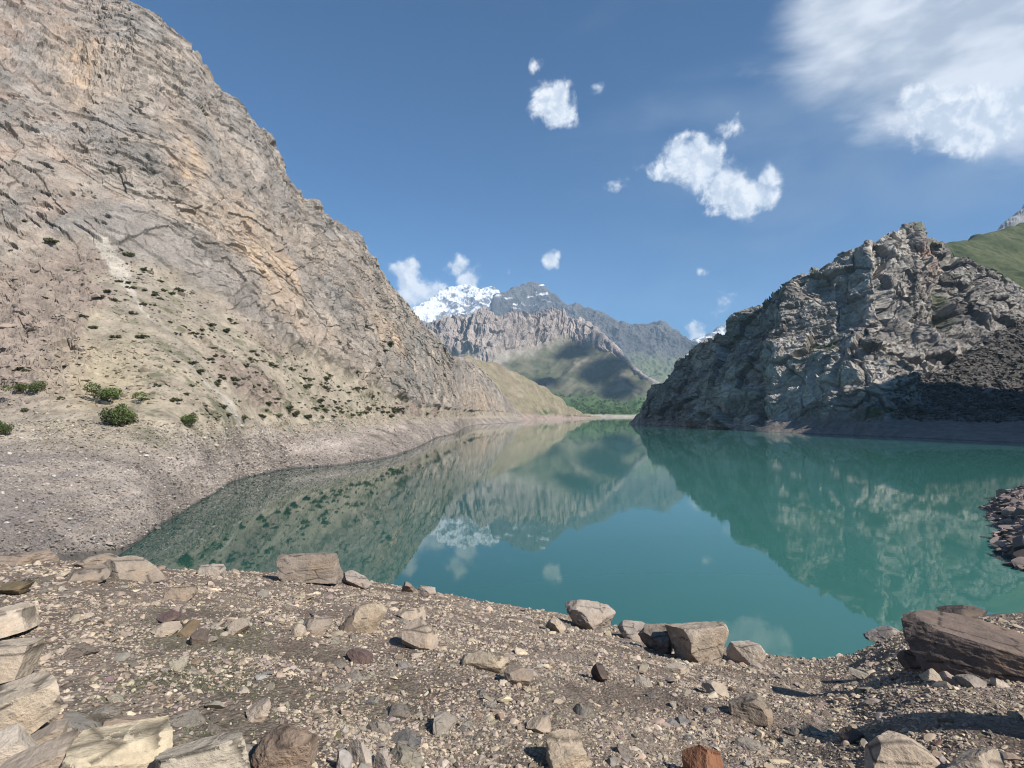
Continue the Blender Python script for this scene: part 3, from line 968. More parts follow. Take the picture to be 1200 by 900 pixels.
# ================================================================== FOREGROUND SHORE
EDGE = [(-900, 640, 5.4), (-400, 645, 5.2), (-100, 652, 4.9), (0, 655, 4.8), (60, 655, 4.7), (100, 658, 4.6), (150, 665, 4.3), (200, 668, 4.0), (260, 670, 3.6), (330, 671, 3.0),
        (400, 677, 2.4), (480, 689, 1.6), (560, 704, .9), (640, 717, .4), (700, 729, .15), (760, 743, 0), (850, 759, 0), (900, 767, 0), (960, 773, 0), (1000, 767, 0),
        (1030, 752, 0), (1060, 737, 0), (1120, 722, 0), (1200, 718, 0), (1320, 708, 0), (1500, 700, 0), (2000, 700, 0)]
eth, er, ez = [], [], []
for (px, py, z) in EDGE:
    a, d, z = W(px, py, z)
    eth.append(math.atan2(a, 1.0))
    er.append(d * math.hypot(a, 1.0))
    ez.append(z)
eth = [-math.pi, -2.2] + eth + [2.2, math.pi]
er = [40, 30] + er + [30, 40]
ez = [9.5, 7.5] + ez + [5.5, 9.5]
Z0 = HCAM - 1.62


def ground_z(x, y, detail=True):
    x = np.atleast_1d(np.asarray(x, float))
    y = np.atleast_1d(np.asarray(y, float))
    th = np.arctan2(x, y)
    r = np.hypot(x, y)
    R = np.interp(th, eth, er)
    ze = np.interp(th, eth, ez)
    tt = r / R
    prof = np.where(tt < 1, tt ** 1.12, 1)
    z = Z0 + (ze - Z0) * prof - np.maximum(r - R, 0) * .55
    q = np.stack([x, y, np.zeros_like(x)], 1)
    amp = sstep(r, .4, 3) * (1 - .75 * sstep(tt, .75, 1.0))
    z = z + (fbm(q / 3.2 + 4, 3) * .28 + fbm(q / .8 + 9, 3) * .07) * amp
    if detail:
        z = z + fbm(q / .17 + 2, 3, .6) * .022 * sstep(r, .4, 2)
    return z


ths = np.concatenate([np.linspace(-math.pi, -.82, 60, endpoint=False), np.linspace(-.82, .82, 950, endpoint=False), np.linspace(.82, math.pi, 60)])
rs = np.concatenate([[.01], np.geomspace(.5, 3.0, 30, endpoint=False), np.geomspace(3.0, 24, 520, endpoint=False), np.geomspace(24, 60, 40)])
TH, RR = np.meshgrid(ths, rs, indexing='ij')
X, Y = RR * np.sin(TH), RR * np.cos(TH)
Z = ground_z(X.ravel(), Y.ravel()).reshape(X.shape)
G = np.stack([X, Y, Z], -1)
gp = G.reshape(-1, 3).astype(np.float32)
gq = gp.copy()
gq[:, 2] = 0
soil = cmix(np.array([.21, .163, .128]), np.array([.315, .252, .198]), sstep(fbm(gq / 1.6, 4), -.3, .3))
soil = cmix(soil, np.array([.15, .12, .095]), sstep(fbm(gq / .5 + 5, 3), .1, .4) * .6)


def grassiness(q):
    x, y = q[:, 0], q[:, 1]
    a = x / np.maximum(y, .1)
    m = np.exp(-((a + .52) / .16) ** 2 - ((y - 7.0) / 2.2) ** 2) + np.exp(-((a + .62) / .14) ** 2 - ((y - 4.8) / 1.0) ** 2) + .6 * np.exp(-((a + .1) / .25) ** 2 - ((y - 5.8) / 1.2) ** 2) + \
        .5 * np.exp(-((a + .75) / .12) ** 2 - ((y - 10.5) / 2.5) ** 2)
    return np.clip(m, 0, 1) * sstep(fbm(q / 1.1 + 31, 3), -.25, .25)


gz = grassiness(gq)
soil = cmix(soil, np.array([.16, .15, .095]), gz * .6)
wet = (1 - sstep(gp[:, 2], .02, .22))
soil = cmix(soil, np.array([.07, .06, .05]), wet * .8)
gm = terrain_mat('gravel_soil', 9, .9, .03, vary=.34, vor=True)
t = NT(gm.node_tree)
terrain('ground', G, soil, gm)


def hit(px, py):
    """where the line of sight of a pixel meets the foreground ground"""
    a, e = ray(px, py)
    d = np.geomspace(1.5, 40, 4000)
    z = HCAM + float(e) * d
    g = ground_z(float(a) * d, d, False)
    k = np.argmax(z <= g)
    if not (z <= g).any():
        k = -1
    return Vector((float(a) * d[k], d[k], g[k]))


# ------------------------------------------------------------------ rock material
def rock_mat(name, use_attr):
    m = bpy.data.materials.new(name)
    m.use_nodes = True
    t = NT(m.node_tree)
    bs = t.n['Principled BSDF']
    geo = t.add('ShaderNodeTexCoord').outputs['Object']
    if use_attr:
        base = t.add('ShaderNodeAttribute', attribute_name='col').outputs['Color']
    else:
        base = t.add('ShaderNodeObjectInfo').outputs['Color']
    n1 = t.noise(geo, 3.5, 7.0, 0.65, .4)
    mp = t.add('ShaderNodeMapping', ins={'Vector': geo, 'Rotation': (.5, .3, .2), 'Scale': (1.6, 1.6, 5.0)}).outputs[0]
    n2 = t.noise(mp, 1.0, 5.0, 0.6, .8)
    n3 = t.noise(geo, 30.0, 4.0, 0.7)
    f = t.math('MULTIPLY', t.rng(n1, .3, .7, .72, 1.25), t.rng(n2, .35, .65, .96, 1.04))
    f = t.math('MULTIPLY', f, t.rng(n3, .3, .7, .84 * ALB, 1.16 * ALB))
    c = t.add('ShaderNodeVectorMath', operation='SCALE', ins={0: base, 'Scale': f}).outputs[0]
    c = t.mix(t.rng(t.noise(geo, 1.3, 4, .6), .56, .7, 0, .45), c, (.30, .20, .12))
    crack = t.rng(t.vor(mp, .55, 'DISTANCE_TO_EDGE'), 0, .035, 0.35, 1)
    crack = t.math('MAXIMUM', crack, t.rng(n1, .48, .52))
    c = t.add('ShaderNodeVectorMath', operation='SCALE', ins={0: c, 'Scale': crack}).outputs[0]
    t.l.new(c, bs.inputs['Base Color'])
    h = t.math('ADD', t.math('ADD', n1, t.math('MULTIPLY', n2, .3)), t.math('ADD', t.math('MULTIPLY', n3, .3), t.math('MULTIPLY', crack, .25)))
    b = t.add('ShaderNodeBump', ins={'Strength': .75, 'Distance': .06, 'Height': h})
    t.l.new(b.outputs[0], bs.inputs['Normal'])
    bs.inputs['Roughness'].default_value = .93
    bs.inputs['Specular IOR Level'].default_value = .25
    return m


boulder_mat = rock_mat('boulder_stone', False)




def rock_shape(seed, sub=4, planes=14, size=(1, 1, 1), noise=.06, cut=(.45, .9), blocky=0.0, strata=0.0):
    r = np.random.default_rng(seed)
    v, f = ICO[sub]
    v = v.copy() * 1.25
    ns = []
    if blocky > 0:
        for a in ((1, 0, 0), (-1, 0, 0), (0, 1, 0), (0, -1, 0), (0, 0, 1), (0, 0, -1)):
            n = np.array(a, float) + r.normal(size=3) * .16
            ns.append((n / np.linalg.norm(n), .62 + r.random() * .14))
    for _ in range(planes):
        n = r.normal(size=3)
        ns.append((n / np.linalg.norm(n), r.uniform(*cut) + blocky * .22))
    for n, h in ns:
        d = v @ n - h
        m = d > 0
        v[m] -= n[None, :] * (d[m] * (1 - .04))[:, None]
    if noise > 0:
        o = r.random(3) * 50
        nn = v / (np.linalg.norm(v, axis=1)[:, None] + 1e-6)
        d = fbm(v * 1.6 + o, 3) * noise * 1.6 + fbm(v * 6 + o, 3, .6) * noise * .55
        if sub >= 4:
            d += (ridged(v * 13 + o, 3, .6) - .5) * noise * .22
        if strata:
            q = v * np.array([.7, .7, 6.5]) + o
            d += ridged(q, 3, .5) * strata
        v = v + nn * d[:, None]
    v *= np.array(size) * .8
    return v, f


def put_rock(label, px, py, wpx, hpx, col, seed, depth=1.0, rot=0.0, tilt=(0, 0), sub=5, planes=12, blocky=0, noise=.06, sink=.4, strata=0.0, cat='boulder',
             name='boulder', z=None, group=None, dist=None):
    """boulder whose foot is seen at pixel (px, py); wpx, hpx its apparent size"""
    if z is not None:
        a, d, zz = W(px, py, z)
        g = Vector((a * d, d, zz))
    else:
        g = hit(px, py)
    dd = math.hypot(g.x, g.y)
    sc = g.y / F
    w = wpx * sc / 2
    dp = w * depth
    fwd = Vector((g.x, g.y, 0)).normalized()
    c = g + fwd * dp * .75
    ztop = HCAM + float(ray(px, py - hpx)[1]) * c.y
    if z is None:
        xs_ = [c.x - w * .7, c.x, c.x + w * .7, g.x, c.x]
        ys_ = [c.y, c.y, c.y, g.y, c.y + dp * .6]
        gz_ = ground_z(np.array(xs_), np.array(ys_), False)
        zbot = float(np.median(gz_) * .5 + gz_.min() * .5)
    else:
        zbot = z - .15
    h = max((ztop - zbot) / (2 - sink), .35 * w * .5)
    h = min(h, w * 1.6)
    v, f = rock_shape(seed, sub, planes, (1, 1, 1), noise, blocky=blocky, strata=strata)
    ext = (v.max(0) - v.min(0)) / 2
    v = (v - (v.max(0) + v.min(0)) / 2) / ext
    me = mesh_from(name, v * np.array([w, dp, h]), f, None, False, boulder_mat)
    o = link(name, me, label=label, cat=cat, group=group)
    o.location = (c.x, c.y, zbot + h * (1 - sink))
    o.rotation_euler = (math.radians(tilt[0]), math.radians(tilt[1]), -math.atan2(g.x, g.y) * .8 + math.radians(rot))
    o.color = (col[0] * .95, col[1] * .89, col[2] * .83, 1)
    return o


PALE = (.50, .44, .36)
CREAM = (.58, .51, .39)
GREYR = (.36, .33, .30)
BROWN = (.27, .22, .18)
DARKR = (.15, .125, .11)
RUST = (.34, .17, .10)
PURP = (.17, .125, .12)

put_rock('largest boulder, flat topped brown block with a shaded face at the right water edge', 1162, 794, 180, 56, (.215, .172, .148), 79, depth=.62, rot=-16, tilt=(0, 2), blocky=1, sub=6, planes=1, noise=.04, sink=.62, strata=.02)
put_rock('pale round stone at the left foot of the largest boulder', 1092, 800, 24, 16, PALE, 80, cat='stone', name='stone')
put_rock('pinkish stone second from the left along the foot of the largest boulder', 1114, 803, 20, 15, (.46, .38, .33), 81, cat='stone', name='stone')
put_rock('broad low grey stone under the middle of the largest boulder', 1138, 806, 30, 13, GREYR, 82, cat='stone', name='stone')
put_rock('small whitish stone under the right part of the largest boulder', 1172, 806, 18, 12, (.56, .5, .44), 83, cat='stone', name='stone')
put_rock('dark wet rock wedged against the left end of the largest boulder', 1072, 784, 34, 26, (.17, .14, .12), 84)
put_rock('dark rounded rock peeking out between the largest boulder and the water', 1128, 727, 52, 17, DARKR, 6, noise=.05, z=0.0, sink=.3)
put_rock('low pale rock slab at the water edge just left of the largest boulder', 1040, 752, 46, 18, (.40, .36, .33), 7, depth=.8, z=0.05)
put_rock('square upright boulder with vertical grooves and dark left side at the water edge', 822, 776, 66, 50, (.45, .39, .325), 8, blocky=1, sub=6, planes=4, noise=.045, depth=.9, rot=28, sink=.12)
put_rock('dark broken rock leaning on the left of the square upright boulder', 776, 766, 44, 30, (.26, .23, .20), 9, planes=16, rot=20, noise=.1)
put_rock('white tipped pointed rock right of the square upright boulder', 874, 780, 34, 30, (.55, .50, .44), 10, planes=10, rot=40, tilt=(0, 20))
put_rock('rounded grey boulder on the water edge above the pebble slope', 692, 738, 60, 36, (.42, .375, .33), 12, planes=14, noise=.07)
put_rock('small pale squarish rock left of the rounded grey boulder at the water', 652, 741, 26, 20, PALE, 13)
put_rock('low grey rock between the rounded grey boulder and the square upright boulder', 742, 750, 36, 20, GREYR, 14)
put_rock('wide flat topped boulder in front of the green water on the left shore', 364, 684, 74, 38, (.30, .262, .225), 15, blocky=1, sub=6, planes=4, noise=.04, depth=.6, sink=.1, strata=.02)
put_rock('long smooth grey boulder on the ledge where the lake corner begins', 160, 680, 66, 30, (.36, .315, .265), 16, depth=.7, noise=.04)
put_rock('tan slab boulder with a dark gap under it near the lake corner', 118, 668, 50, 20, (.38, .33, .275), 17, depth=.7, sink=.1)
put_rock('small pale boulder on the ledge right of the long smooth one', 248, 675, 30, 13, (.42, .38, .33), 18)
put_rock('dull sloping boulder below the tan slab boulder', 102, 684, 46, 18, (.31, .27, .23), 19, sink=.4)
put_rock('rounded cream boulder with a dark stone at its left foot', 432, 742, 42, 40, (.48, .41, .32), 20, noise=.05, planes=9)
put_rock('dark brown round stone at the foot of the rounded cream boulder', 409, 741, 24, 20, DARKR, 21, cat='stone', name='stone')
put_rock('pale pyramid shaped boulder in the middle of the slope', 492, 762, 44, 34, (.46, .395, .33), 22, planes=7, rot=15, noise=.04)
put_rock('flat cream rock behind the pale pyramid shaped boulder', 480, 727, 38, 16, (.46, .40, .33), 23, depth=.8)
put_rock('broad tan rock half sunk in pebbles left of the rounded cream boulder', 372, 746, 34, 22, (.38, .33, .28), 24, sink=.35)
put_rock('small pale block touching the broad half sunk tan rock', 350, 745, 18, 14, PALE, 25)
put_rock('dark reddish stone low in the pebbles below the rounded cream boulder', 421, 778, 32, 18, PURP, 26, sink=.35, cat='stone', name='stone')
put_rock('long pale ridge of rock lying in the pebbles at mid slope', 568, 786, 60, 22, (.50, .43, .33), 27, depth=.5, rot=-8, sink=.35)
put_rock('brown wedge of rock beside the long pale ridge', 608, 804, 34, 22, (.33, .28, .23), 28, sink=.3)
put_rock('grey angular rock standing at the water edge left of the middle', 500, 700, 22, 15, (.44, .40, .36), 29)
put_rock('pale grey rock on the shore above the rounded cream boulder', 418, 689, 34, 18, (.42, .38, .34), 30)
put_rock('small brown pointed rock on the shore skyline against blue water', 478, 694, 18, 14, (.30, .26, .23), 31)
put_rock('upper of three dark stones together on the left slope', 197, 731, 26, 13, PURP, 32, sink=.3, cat='stone', name='stone')
put_rock('brown stone in the middle of the three dark stones on the left slope', 221, 745, 24, 17, (.19, .15, .10), 33, cat='stone', name='stone')
put_rock('lowest of three dark stones together on the left slope', 233, 756, 20, 18, DARKR, 34, cat='stone', name='stone')
put_rock('pale rock just left of the three dark stones', 194, 746, 32, 16, (.47, .41, .34), 35, sink=.35)
put_rock('low tan rock half buried right of the three dark stones', 278, 744, 28, 20, (.42, .37, .31), 36, sink=.45)
put_rock('brown rounded rock with a shadowed left side above the three dark stones', 212, 703, 36, 20, (.33, .28, .23), 37)
put_rock('long rock mound with a reddish tint on the far left of the ledge', 25, 662, 70, 14, (.34, .285, .24), 38, depth=.5, sink=.4)
put_rock('low brown lump with dry grass on it near the left edge of the ledge', 18, 698, 36, 16, (.20, .165, .10), 39, depth=1.2)
put_rock('triangular black sided stone alone on the middle of the slope', 703, 800, 20, 22, (.11, .09, .08), 40, planes=6, cat='stone', name='stone')
put_rock('cream boulder with a black shadow on its left at the bottom middle', 662, 906, 48, 40, (.52, .44, .34), 41, planes=9, blocky=.5, rot=20)
put_rock('rust red boulder cut off by the bottom edge of the picture', 824, 912, 46, 34, RUST, 42, planes=9)
put_rock('large pale angular boulder at the bottom right', 1052, 925, 96, 66, (.50, .43, .35), 43, planes=9, depth=.8, rot=25, sub=6, noise=.05)
put_rock('pale boulder at the bottom right corner beside the large angular one', 1138, 925, 64, 48, (.50, .43, .35), 44, planes=9, sub=5)
put_rock('sunken brown slab with ridged top right of the middle of the slope', 880, 850, 50, 34, (.31, .265, .22), 45, planes=8, sink=.45, rot=30, strata=.03)
put_rock('pale pointed stone in front of the square upright boulder', 838, 815, 30, 16, PALE, 46, sink=.3, cat='stone', name='stone')
put_rock('flat pale slab at the foot of the square upright boulder', 792, 788, 32, 12, (.52, .47, .40), 47, sink=.35)
put_rock('pinkish flat slab sunk in the grass above the big cream boulders', 150, 862, 50, 24, (.40, .33, .27), 48, sink=.5, planes=8, depth=1.0)
put_rock('rounded brown boulder with streaks on its left side at the bottom left', 334, 908, 74, 60, (.30, .235, .185), 49, planes=9, noise=.07, sub=6)
put_rock('grey block beside a slimmer one at the bottom, right of the streaked brown boulder', 424, 896, 34, 30, (.46, .42, .37), 50, planes=8)
put_rock('slim upright grey stone at the bottom between pebbles', 448, 908, 20, 34, (.42, .38, .34), 51, planes=8)
put_rock('small bluish grey stone at the bottom left of the grey block', 403, 905, 18, 26, (.44, .42, .40), 52, cat='stone', name='stone')
put_rock('broken pale rocks fused in the gravel right of the grass', 302, 845, 28, 24, (.46, .40, .34), 53, sink=.4)
put_rock('cream rock half buried just above the cream boulder with a black shadow', 632, 858, 30, 16, (.45, .38, .31), 54, sink=.4)
put_rock('dark triangular rock in the gravel near the large pale angular boulder', 998, 872, 26, 18, (.14, .115, .10), 55, sink=.3, planes=6, rot=20)

# the loose stone blocks at the left edge
BL = [('topmost of the cream stone blocks piled at the left edge', 2, 752, 64, 36, (.58, .51, .42), 61, -4),
      ('upper middle cream block of the pile at the left edge', 4, 806, 66, 52, (.52, .46, .38), 62, 4),
      ('long slanting pale block with a brown seam in the pile at the left edge', 22, 862, 92, 62, (.58, .51, .41), 63, -22),
      ('small narrow block wedged beside the slanting pale block at the left edge', 52, 878, 46, 22, (.47, .41, .34), 64, -24),
      ('smooth whitish block in the bottom left corner of the pile', 6, 908, 52, 50, (.62, .56, .48), 65, -18),
      ('lowest tan block of the pile at the left edge', 48, 930, 76, 50, (.50, .43, .35), 66, -15)]
for (lb, px, py, w, h, c_, sd, tl) in BL:
    put_rock(lb, px, py, w, h, c_, sd, depth=.8, blocky=1, sub=6, planes=4, noise=.035, sink=.15, tilt=(0, tl), cat='stone block', name='stone_block')
put_rock('big cream boulder with a yellow stained top at the bottom left', 134, 930, 116, 72, (.62, .55, .41), 67, depth=.7, blocky=1, sub=6, planes=5, noise=.04, sink=.15, rot=8)
put_rock('big grey and cream slab boulder with a dark crack, beside the yellow stained one', 238, 926, 104, 60, (.50, .46, .38), 68, depth=.6, blocky=1, sub=6, planes=5, noise=.045, sink=.15, strata=.02)

put_rock('tall brown boulder beyond the right edge, added unseen to shade the pebbles', 1330, 868, 190, 130, (.30, .25, .21), 71, depth=.7, blocky=.6)  # added out of view for the shadow it casts on the pebbles
put_rock('brown boulder beyond the lower right corner, added unseen to shade the slope', 1350, 960, 220, 120, (.30, .25, .21), 72, depth=.8)  # second unseen boulder, added for its shadow at the lower right

# ------------------------------------------------------------------ stones of the slope: individuals and gravel
SPR = [rock_shape(100 + k, 4, 11, (1, 1, 1), .08) for k in range(10)]
SPM = [mesh_from('stone', v, f, None, False, boulder_mat) for v, f in SPR]
pal = [PALE, CREAM, GREYR, (.44, .38, .31), (.40, .34, .28), BROWN, (.48, .44, .38), DARKR]
pw = np.array([.2, .12, .14, .2, .14, .09, .09, .02])
pw /= pw.sum()
cnt = 0
tries = 0
while cnt < 245 and tries < 5000:
    tries += 1
    px = rng.uniform(20, 1200)
    py = 672 + (900 - 672) * rng.random() ** .8
    ei = np.interp(px, [e[0] for e in EDGE], [e[1] for e in EDGE])
    if cnt < 60:
        px = rng.uniform(420, 1180)
        py = np.interp(px, [e[0] for e in EDGE], [e[1] for e in EDGE]) + rng.uniform(0, 7)
    elif py < ei + 4:
        continue
    g = hit(px, py)
    s = float(np.clip(rng.lognormal(math.log(.075), .45), .04, .22))
    k = rng.integers(10)
    o = link('stone', SPM[k], label='angular stone lying loose on the pebble slope' , cat='stone', group='loose stones on the pebble slope')
    o.location = (g.x, g.y, g.z + s * rng.uniform(-.25, .2))
    o.scale = (s * rng.uniform(.9, 1.5), s * rng.uniform(.8, 1.2), s * rng.uniform(.5, .85))
    o.rotation_euler = (rng.normal() * .3, rng.normal() * .3, rng.uniform(0, 6.3))
    ci_ = int(rng.choice(7, p=pw[:7] / pw[:7].sum()))
    tone_ = ('pale beige', 'cream', 'grey', 'tan', 'dull tan', 'brown', 'light grey')[ci_]
    where_ = 'in the gravel along the near water edge' if cnt < 60 else 'loose on the pebble slope'
    o['label'] = 'small %s angular stone lying %s' % (tone_, where_)
    c_ = np.array(pal[ci_]) * rng.uniform(.6, 1.0)
    o.color = (*c_, 1)
    cnt += 1

gravel_mat = bpy.data.materials.new('gravel_stone')
gravel_mat.use_nodes = True
t = NT(gravel_mat.node_tree)
bs = t.n['Principled BSDF']
gat = t.add('ShaderNodeAttribute', attribute_name='col').outputs['Color']
gge = t.add('ShaderNodeTexCoord').outputs['Object']
gn = t.noise(gge, 25, 3, .6)
gc = t.add('ShaderNodeVectorMath', operation='SCALE', ins={0: gat, 'Scale': t.rng(gn, .3, .7, .8 * ALB, 1.2 * ALB)}).outputs[0]
t.l.new(gc, bs.inputs['Base Color'])
bs.inputs['Roughness'].default_value = .95
bs.inputs['Specular IOR Level'].default_value = .2


def scatter(name, pos, size, cols, sub, label, seed=0, flat=(.45, .8), cat='gravel'):
    r = np.random.default_rng(seed)
    protos = [rock_shape(200 + k, sub, 9, (1, 1, 1), .05 if sub > 1 else .2, cut=(.3, .85)) for k in range(12)]
    kk = r.integers(0, 12, len(pos))
    Vs, Fs, Cs, base = [], [], [], 0
    for k, (pv, pf) in enumerate(protos):
        idx = np.where(kk == k)[0]
        n = len(idx)
        if n == 0:
            continue
        s = size[idx][:, None] * np.stack([r.uniform(.8, 1.5, n), r.uniform(.8, 1.2, n), r.uniform(*flat, n)], 1)
        v = pv[None] * s[:, None, :]
        a = r.uniform(0, 2 * math.pi, n)
        tl = r.normal(size=n) * .35
        # tilt about x then turn about z
        cy, sy = np.cos(tl)[:, None], np.sin(tl)[:, None]
        y = v[..., 1] * cy - v[..., 2] * sy
        z = v[..., 1] * sy + v[..., 2] * cy
        x = v[..., 0]
        cz, sz = np.cos(a)[:, None], np.sin(a)[:, None]
        w = np.stack([x * cz - y * sz, x * sz + y * cz, z], -1) + pos[idx][:, None, :]
        Vs.append(w.reshape(-1, 3))
        Fs.append((pf[None] + (base + np.arange(n) * len(pv))[:, None, None]).reshape(-1, 3))
        Cs.append(np.repeat(cols[idx], len(pv), 0))
        base += n * len(pv)
    me = mesh_from(name, np.concatenate(Vs), np.concatenate(Fs), {'col': np.concatenate(Cs)}, False, gravel_mat)
    return link(name, me, kind='stuff', label=label, cat=cat)


pal = [tuple(np.array(c) * np.array([1.03, .955, .89])) for c in pal]
pal[7] = (.2, .14, .11)


def pick(n, r, light=1.0):
    c = np.array(pal)[r.choice(len(pal), n, p=pw)] * r.uniform(.65, 1.2, (n, 1)) * light
    return c + r.normal(size=(n, 3)) * .01


# pebbles: area sampled in polar coordinates, denser near the camera so that they stay fine-grained
NP = 210000
th = rng.uniform(-.80, .80, NP * 2)
rr_ = 2.6 * (27 / 2.6) ** rng.random(NP * 2)
R_ = np.interp(th, eth, er)
ok = rr_ < R_ * 1.02
th, rr_ = th[ok][:NP], rr_[ok][:NP]
x, y = rr_ * np.sin(th), rr_ * np.cos(th)
gq = np.stack([x, y, np.zeros_like(x)], 1)
keep = rng.random(len(x)) < np.clip(.68 + fbm(gq / 1.3 + 77, 3) * 1.7 - grassiness(gq) * .55, .08, 1)
x, y, rr_, gq = x[keep], y[keep], rr_[keep], gq[keep]
sz = np.clip(rng.lognormal(math.log(.0115), .62, len(x)), .005, .11) * (rr_ / 7) ** .55
pos = np.stack([x, y, ground_z(x, y) + sz * .12], 1)
cols_ = pick(len(x), rng, 1.0)
wet = (1 - sstep(pos[:, 2], .02, .2))[:, None]
cols_ = cols_ * (1 - .6 * wet)
bigm = sz > .035
scatter('gravel', pos[bigm], sz[bigm], cols_[bigm], 2, 'coarse gravel strewn over the near slope down to the water', 1)
scatter('pebbles', pos[~bigm], sz[~bigm], cols_[~bigm], 1, 'small beige pebbles covering the near shore slope', 2)

# stones of the drawdown beach and of the scree on the left
NB = 60000
r = np.random.default_rng(5)
uu = r.uniform(-60, 560, NB)
vv = 1.02 + 1.0 * r.random(NB)
ii = np.clip(np.searchsorted(LU, uu), 0, len(LU) - 1)
jj = np.clip(np.searchsorted(LV, vv), 0, len(LV) - 1)
bp = LG[ii, jj] + r.normal(size=(NB, 3)) * np.array([.15, .15, 0])
bd = np.linalg.norm(bp[:, :2], axis=1)
kp = bd < 240
bp, bd = bp[kp], bd[kp]
bsz = np.clip(r.lognormal(math.log(.05), .5, len(bp)), .02, .4) * np.clip(bd / 45, .7, 2.2)
bc = LC[ii, jj][kp] * r.uniform(.65, 1.4, (len(bp), 1))
white = r.random(len(bp)) < .05
bc[white] = np.array([.6, .56, .5])
scatter('beach_rubble', bp, bsz, bc, 1, 'grey rubble of the dried beach below the left mountain', 3, cat='rubble')
NS = 14000
uu = r.uniform(-40, 560, NS)
vv = r.uniform(2.0, 3.0, NS)
ii = np.clip(np.searchsorted(LU, uu), 0, len(LU) - 1)
jj = np.clip(np.searchsorted(LV, vv), 0, len(LV) - 1)
sp = LG[ii, jj]
kp = fbm(sp / 9 + 21, 3) + r.normal(size=NS) * .2 > -.02
sp = sp[kp]
ssz = np.clip(r.lognormal(math.log(.17), .55, len(sp)), .08, 1.1)
scc = LC[ii, jj][kp] * r.uniform(.6, 1.2, (len(sp), 1))
scatter('scree', sp, ssz, scc, 1, 'broken rock scattered on the slope below the left cliff', 4, cat='scree')

# rubble at the foot of the right crag
NR = 9000
uu = r.uniform(1020, 1240, NR)
vv = r.uniform(1.9, 3.1, NR)
ii = np.clip(np.searchsorted(RU, uu), 0, len(RU) - 1)
jj = np.clip(np.searchsorted(RV, vv), 0, len(RV) - 1)
sp = RG[ii, jj]
kp = (uu > 1040 + 60 * r.random(NR))
sp = sp[kp]
ssz = np.clip(r.lognormal(math.log(.5), .55, len(sp)), .2, 2.6)
scc = np.array([.13, .118, .107])[None] * r.uniform(.5, 1.6, (len(sp), 1))
scatter('crag_rubble', sp, ssz, scc, 2, 'dark fallen rocks heaped on the slope of the right crag', 6, cat='rubble')

# ================================================================== SPIT on the right
SP = [(1240, 566), (1200, 575), (1180, 580), (1166, 586), (1158, 596), (1163, 606), (1172, 614), (1178, 622), (1172, 632), (1172, 642), (1182, 656), (1200, 670), (1260, 685)]
pts = []
for (px, py) in SP:
    a, d, _ = W(px, py)
    pts.append((a * d, d))
CX, CY = 62.0, 42.0
an = [math.atan2(b_ - CY, a_ - CX) % (2 * math.pi) for a_, b_ in pts]
rd_ = [math.hypot(a_ - CX, b_ - CY) for a_, b_ in pts]
o_ = np.argsort(an)
an = np.array(an)[o_]
rd_ = np.array(rd_)[o_]
an = np.concatenate([[0.0], an, [2 * math.pi]])
rd_ = np.concatenate([[22.0], rd_, [22.0]])


def spit_z(x, y):
    th = np.arctan2(y - CY, x - CX) % (2 * math.pi)
    rr = np.hypot(x - CX, y - CY)
    R = np.interp(th, an, rd_)
    q = np.stack([x, y, np.zeros_like(x)], 1)
    s = R - rr + fbm(q / 2.5, 3) * 1.2
    return np.where(s > 0, 1.9 * (1 - np.exp(-s / 3.2)) + s * .04, s * .5) + fbm(q / 1.5, 4, .6) * .35 * sstep(s, -.5, 2)


TH, RR = np.meshgrid(np.linspace(0, 2 * math.pi, 420), np.concatenate([np.linspace(.1, 8, 20, endpoint=False), np.linspace(8, 45, 260)]), indexing='ij')
X, Y = CX + RR * np.cos(TH), CY + RR * np.sin(TH)
Z = spit_z(X.ravel(), Y.ravel())
G2 = np.stack([X, Y, Z.reshape(X.shape)], -1)
g2 = G2.reshape(-1, 3)
sc2 = cmix(np.array([.15, .12, .108]), np.array([.22, .175, .155]), sstep(fbm(g2 / 2, 4), -.3, .3))
sc2 = cmix(sc2, np.array([.05, .043, .04]), 1 - sstep(g2[:, 2], .05, .3))
terrain('spit', G2, sc2, terrain_mat('spit_soil', 1.0, .8, .2, vary=.3))
ns = 9000
th = r.uniform(math.pi * .5, math.pi * 1.6, ns)
R_ = np.interp(th, an, rd_)
rr_ = R_ - 9 * r.random(ns) ** 1.3 + .4
x, y = CX + rr_ * np.cos(th), CY + rr_ * np.sin(th)
z = spit_z(x, y)
kp = z > -.2
x, y, z = x[kp], y[kp], z[kp]
ssz = np.clip(r.lognormal(math.log(.17), .6, len(x)), .06, .9)
scc = np.array([.25, .2, .18])[None] * r.uniform(.5, 1.7, (len(x), 1))
scatter('spit_rubble', np.stack([x, y, z], 1), ssz, scc, 2, 'brown rubble heaped on the small spit at the right', 7, cat='rubble')

# ================================================================== PLANTS
leaf_mat = bpy.data.materials.new('shrub_leaves')
leaf_mat.use_nodes = True
t = NT(leaf_mat.node_tree)
bs = t.n['Principled BSDF']
lc = t.add('ShaderNodeAttribute', attribute_name='col').outputs['Color']
oi = t.add('ShaderNodeObjectInfo')
ra = t.rng(oi.outputs['Random'], 0, 1, .75, 1.3)
lcc = t.add('ShaderNodeVectorMath', operation='SCALE', ins={0: lc, 'Scale': ra}).outputs[0]
t.l.new(lcc, bs.inputs['Base Color'])
bs.inputs['Roughness'].default_value = .8
stem_mat = bpy.data.materials.new('shrub_bark')
stem_mat.use_nodes = True
t = NT(stem_mat.node_tree)
gge = t.add('ShaderNodeTexCoord').outputs['Object']
t.l.new(t.mix(t.noise(gge, 6, 4), (.12, .09, .06), (.2, .16, .11)), t.n['Principled BSDF'].inputs['Base Color'])


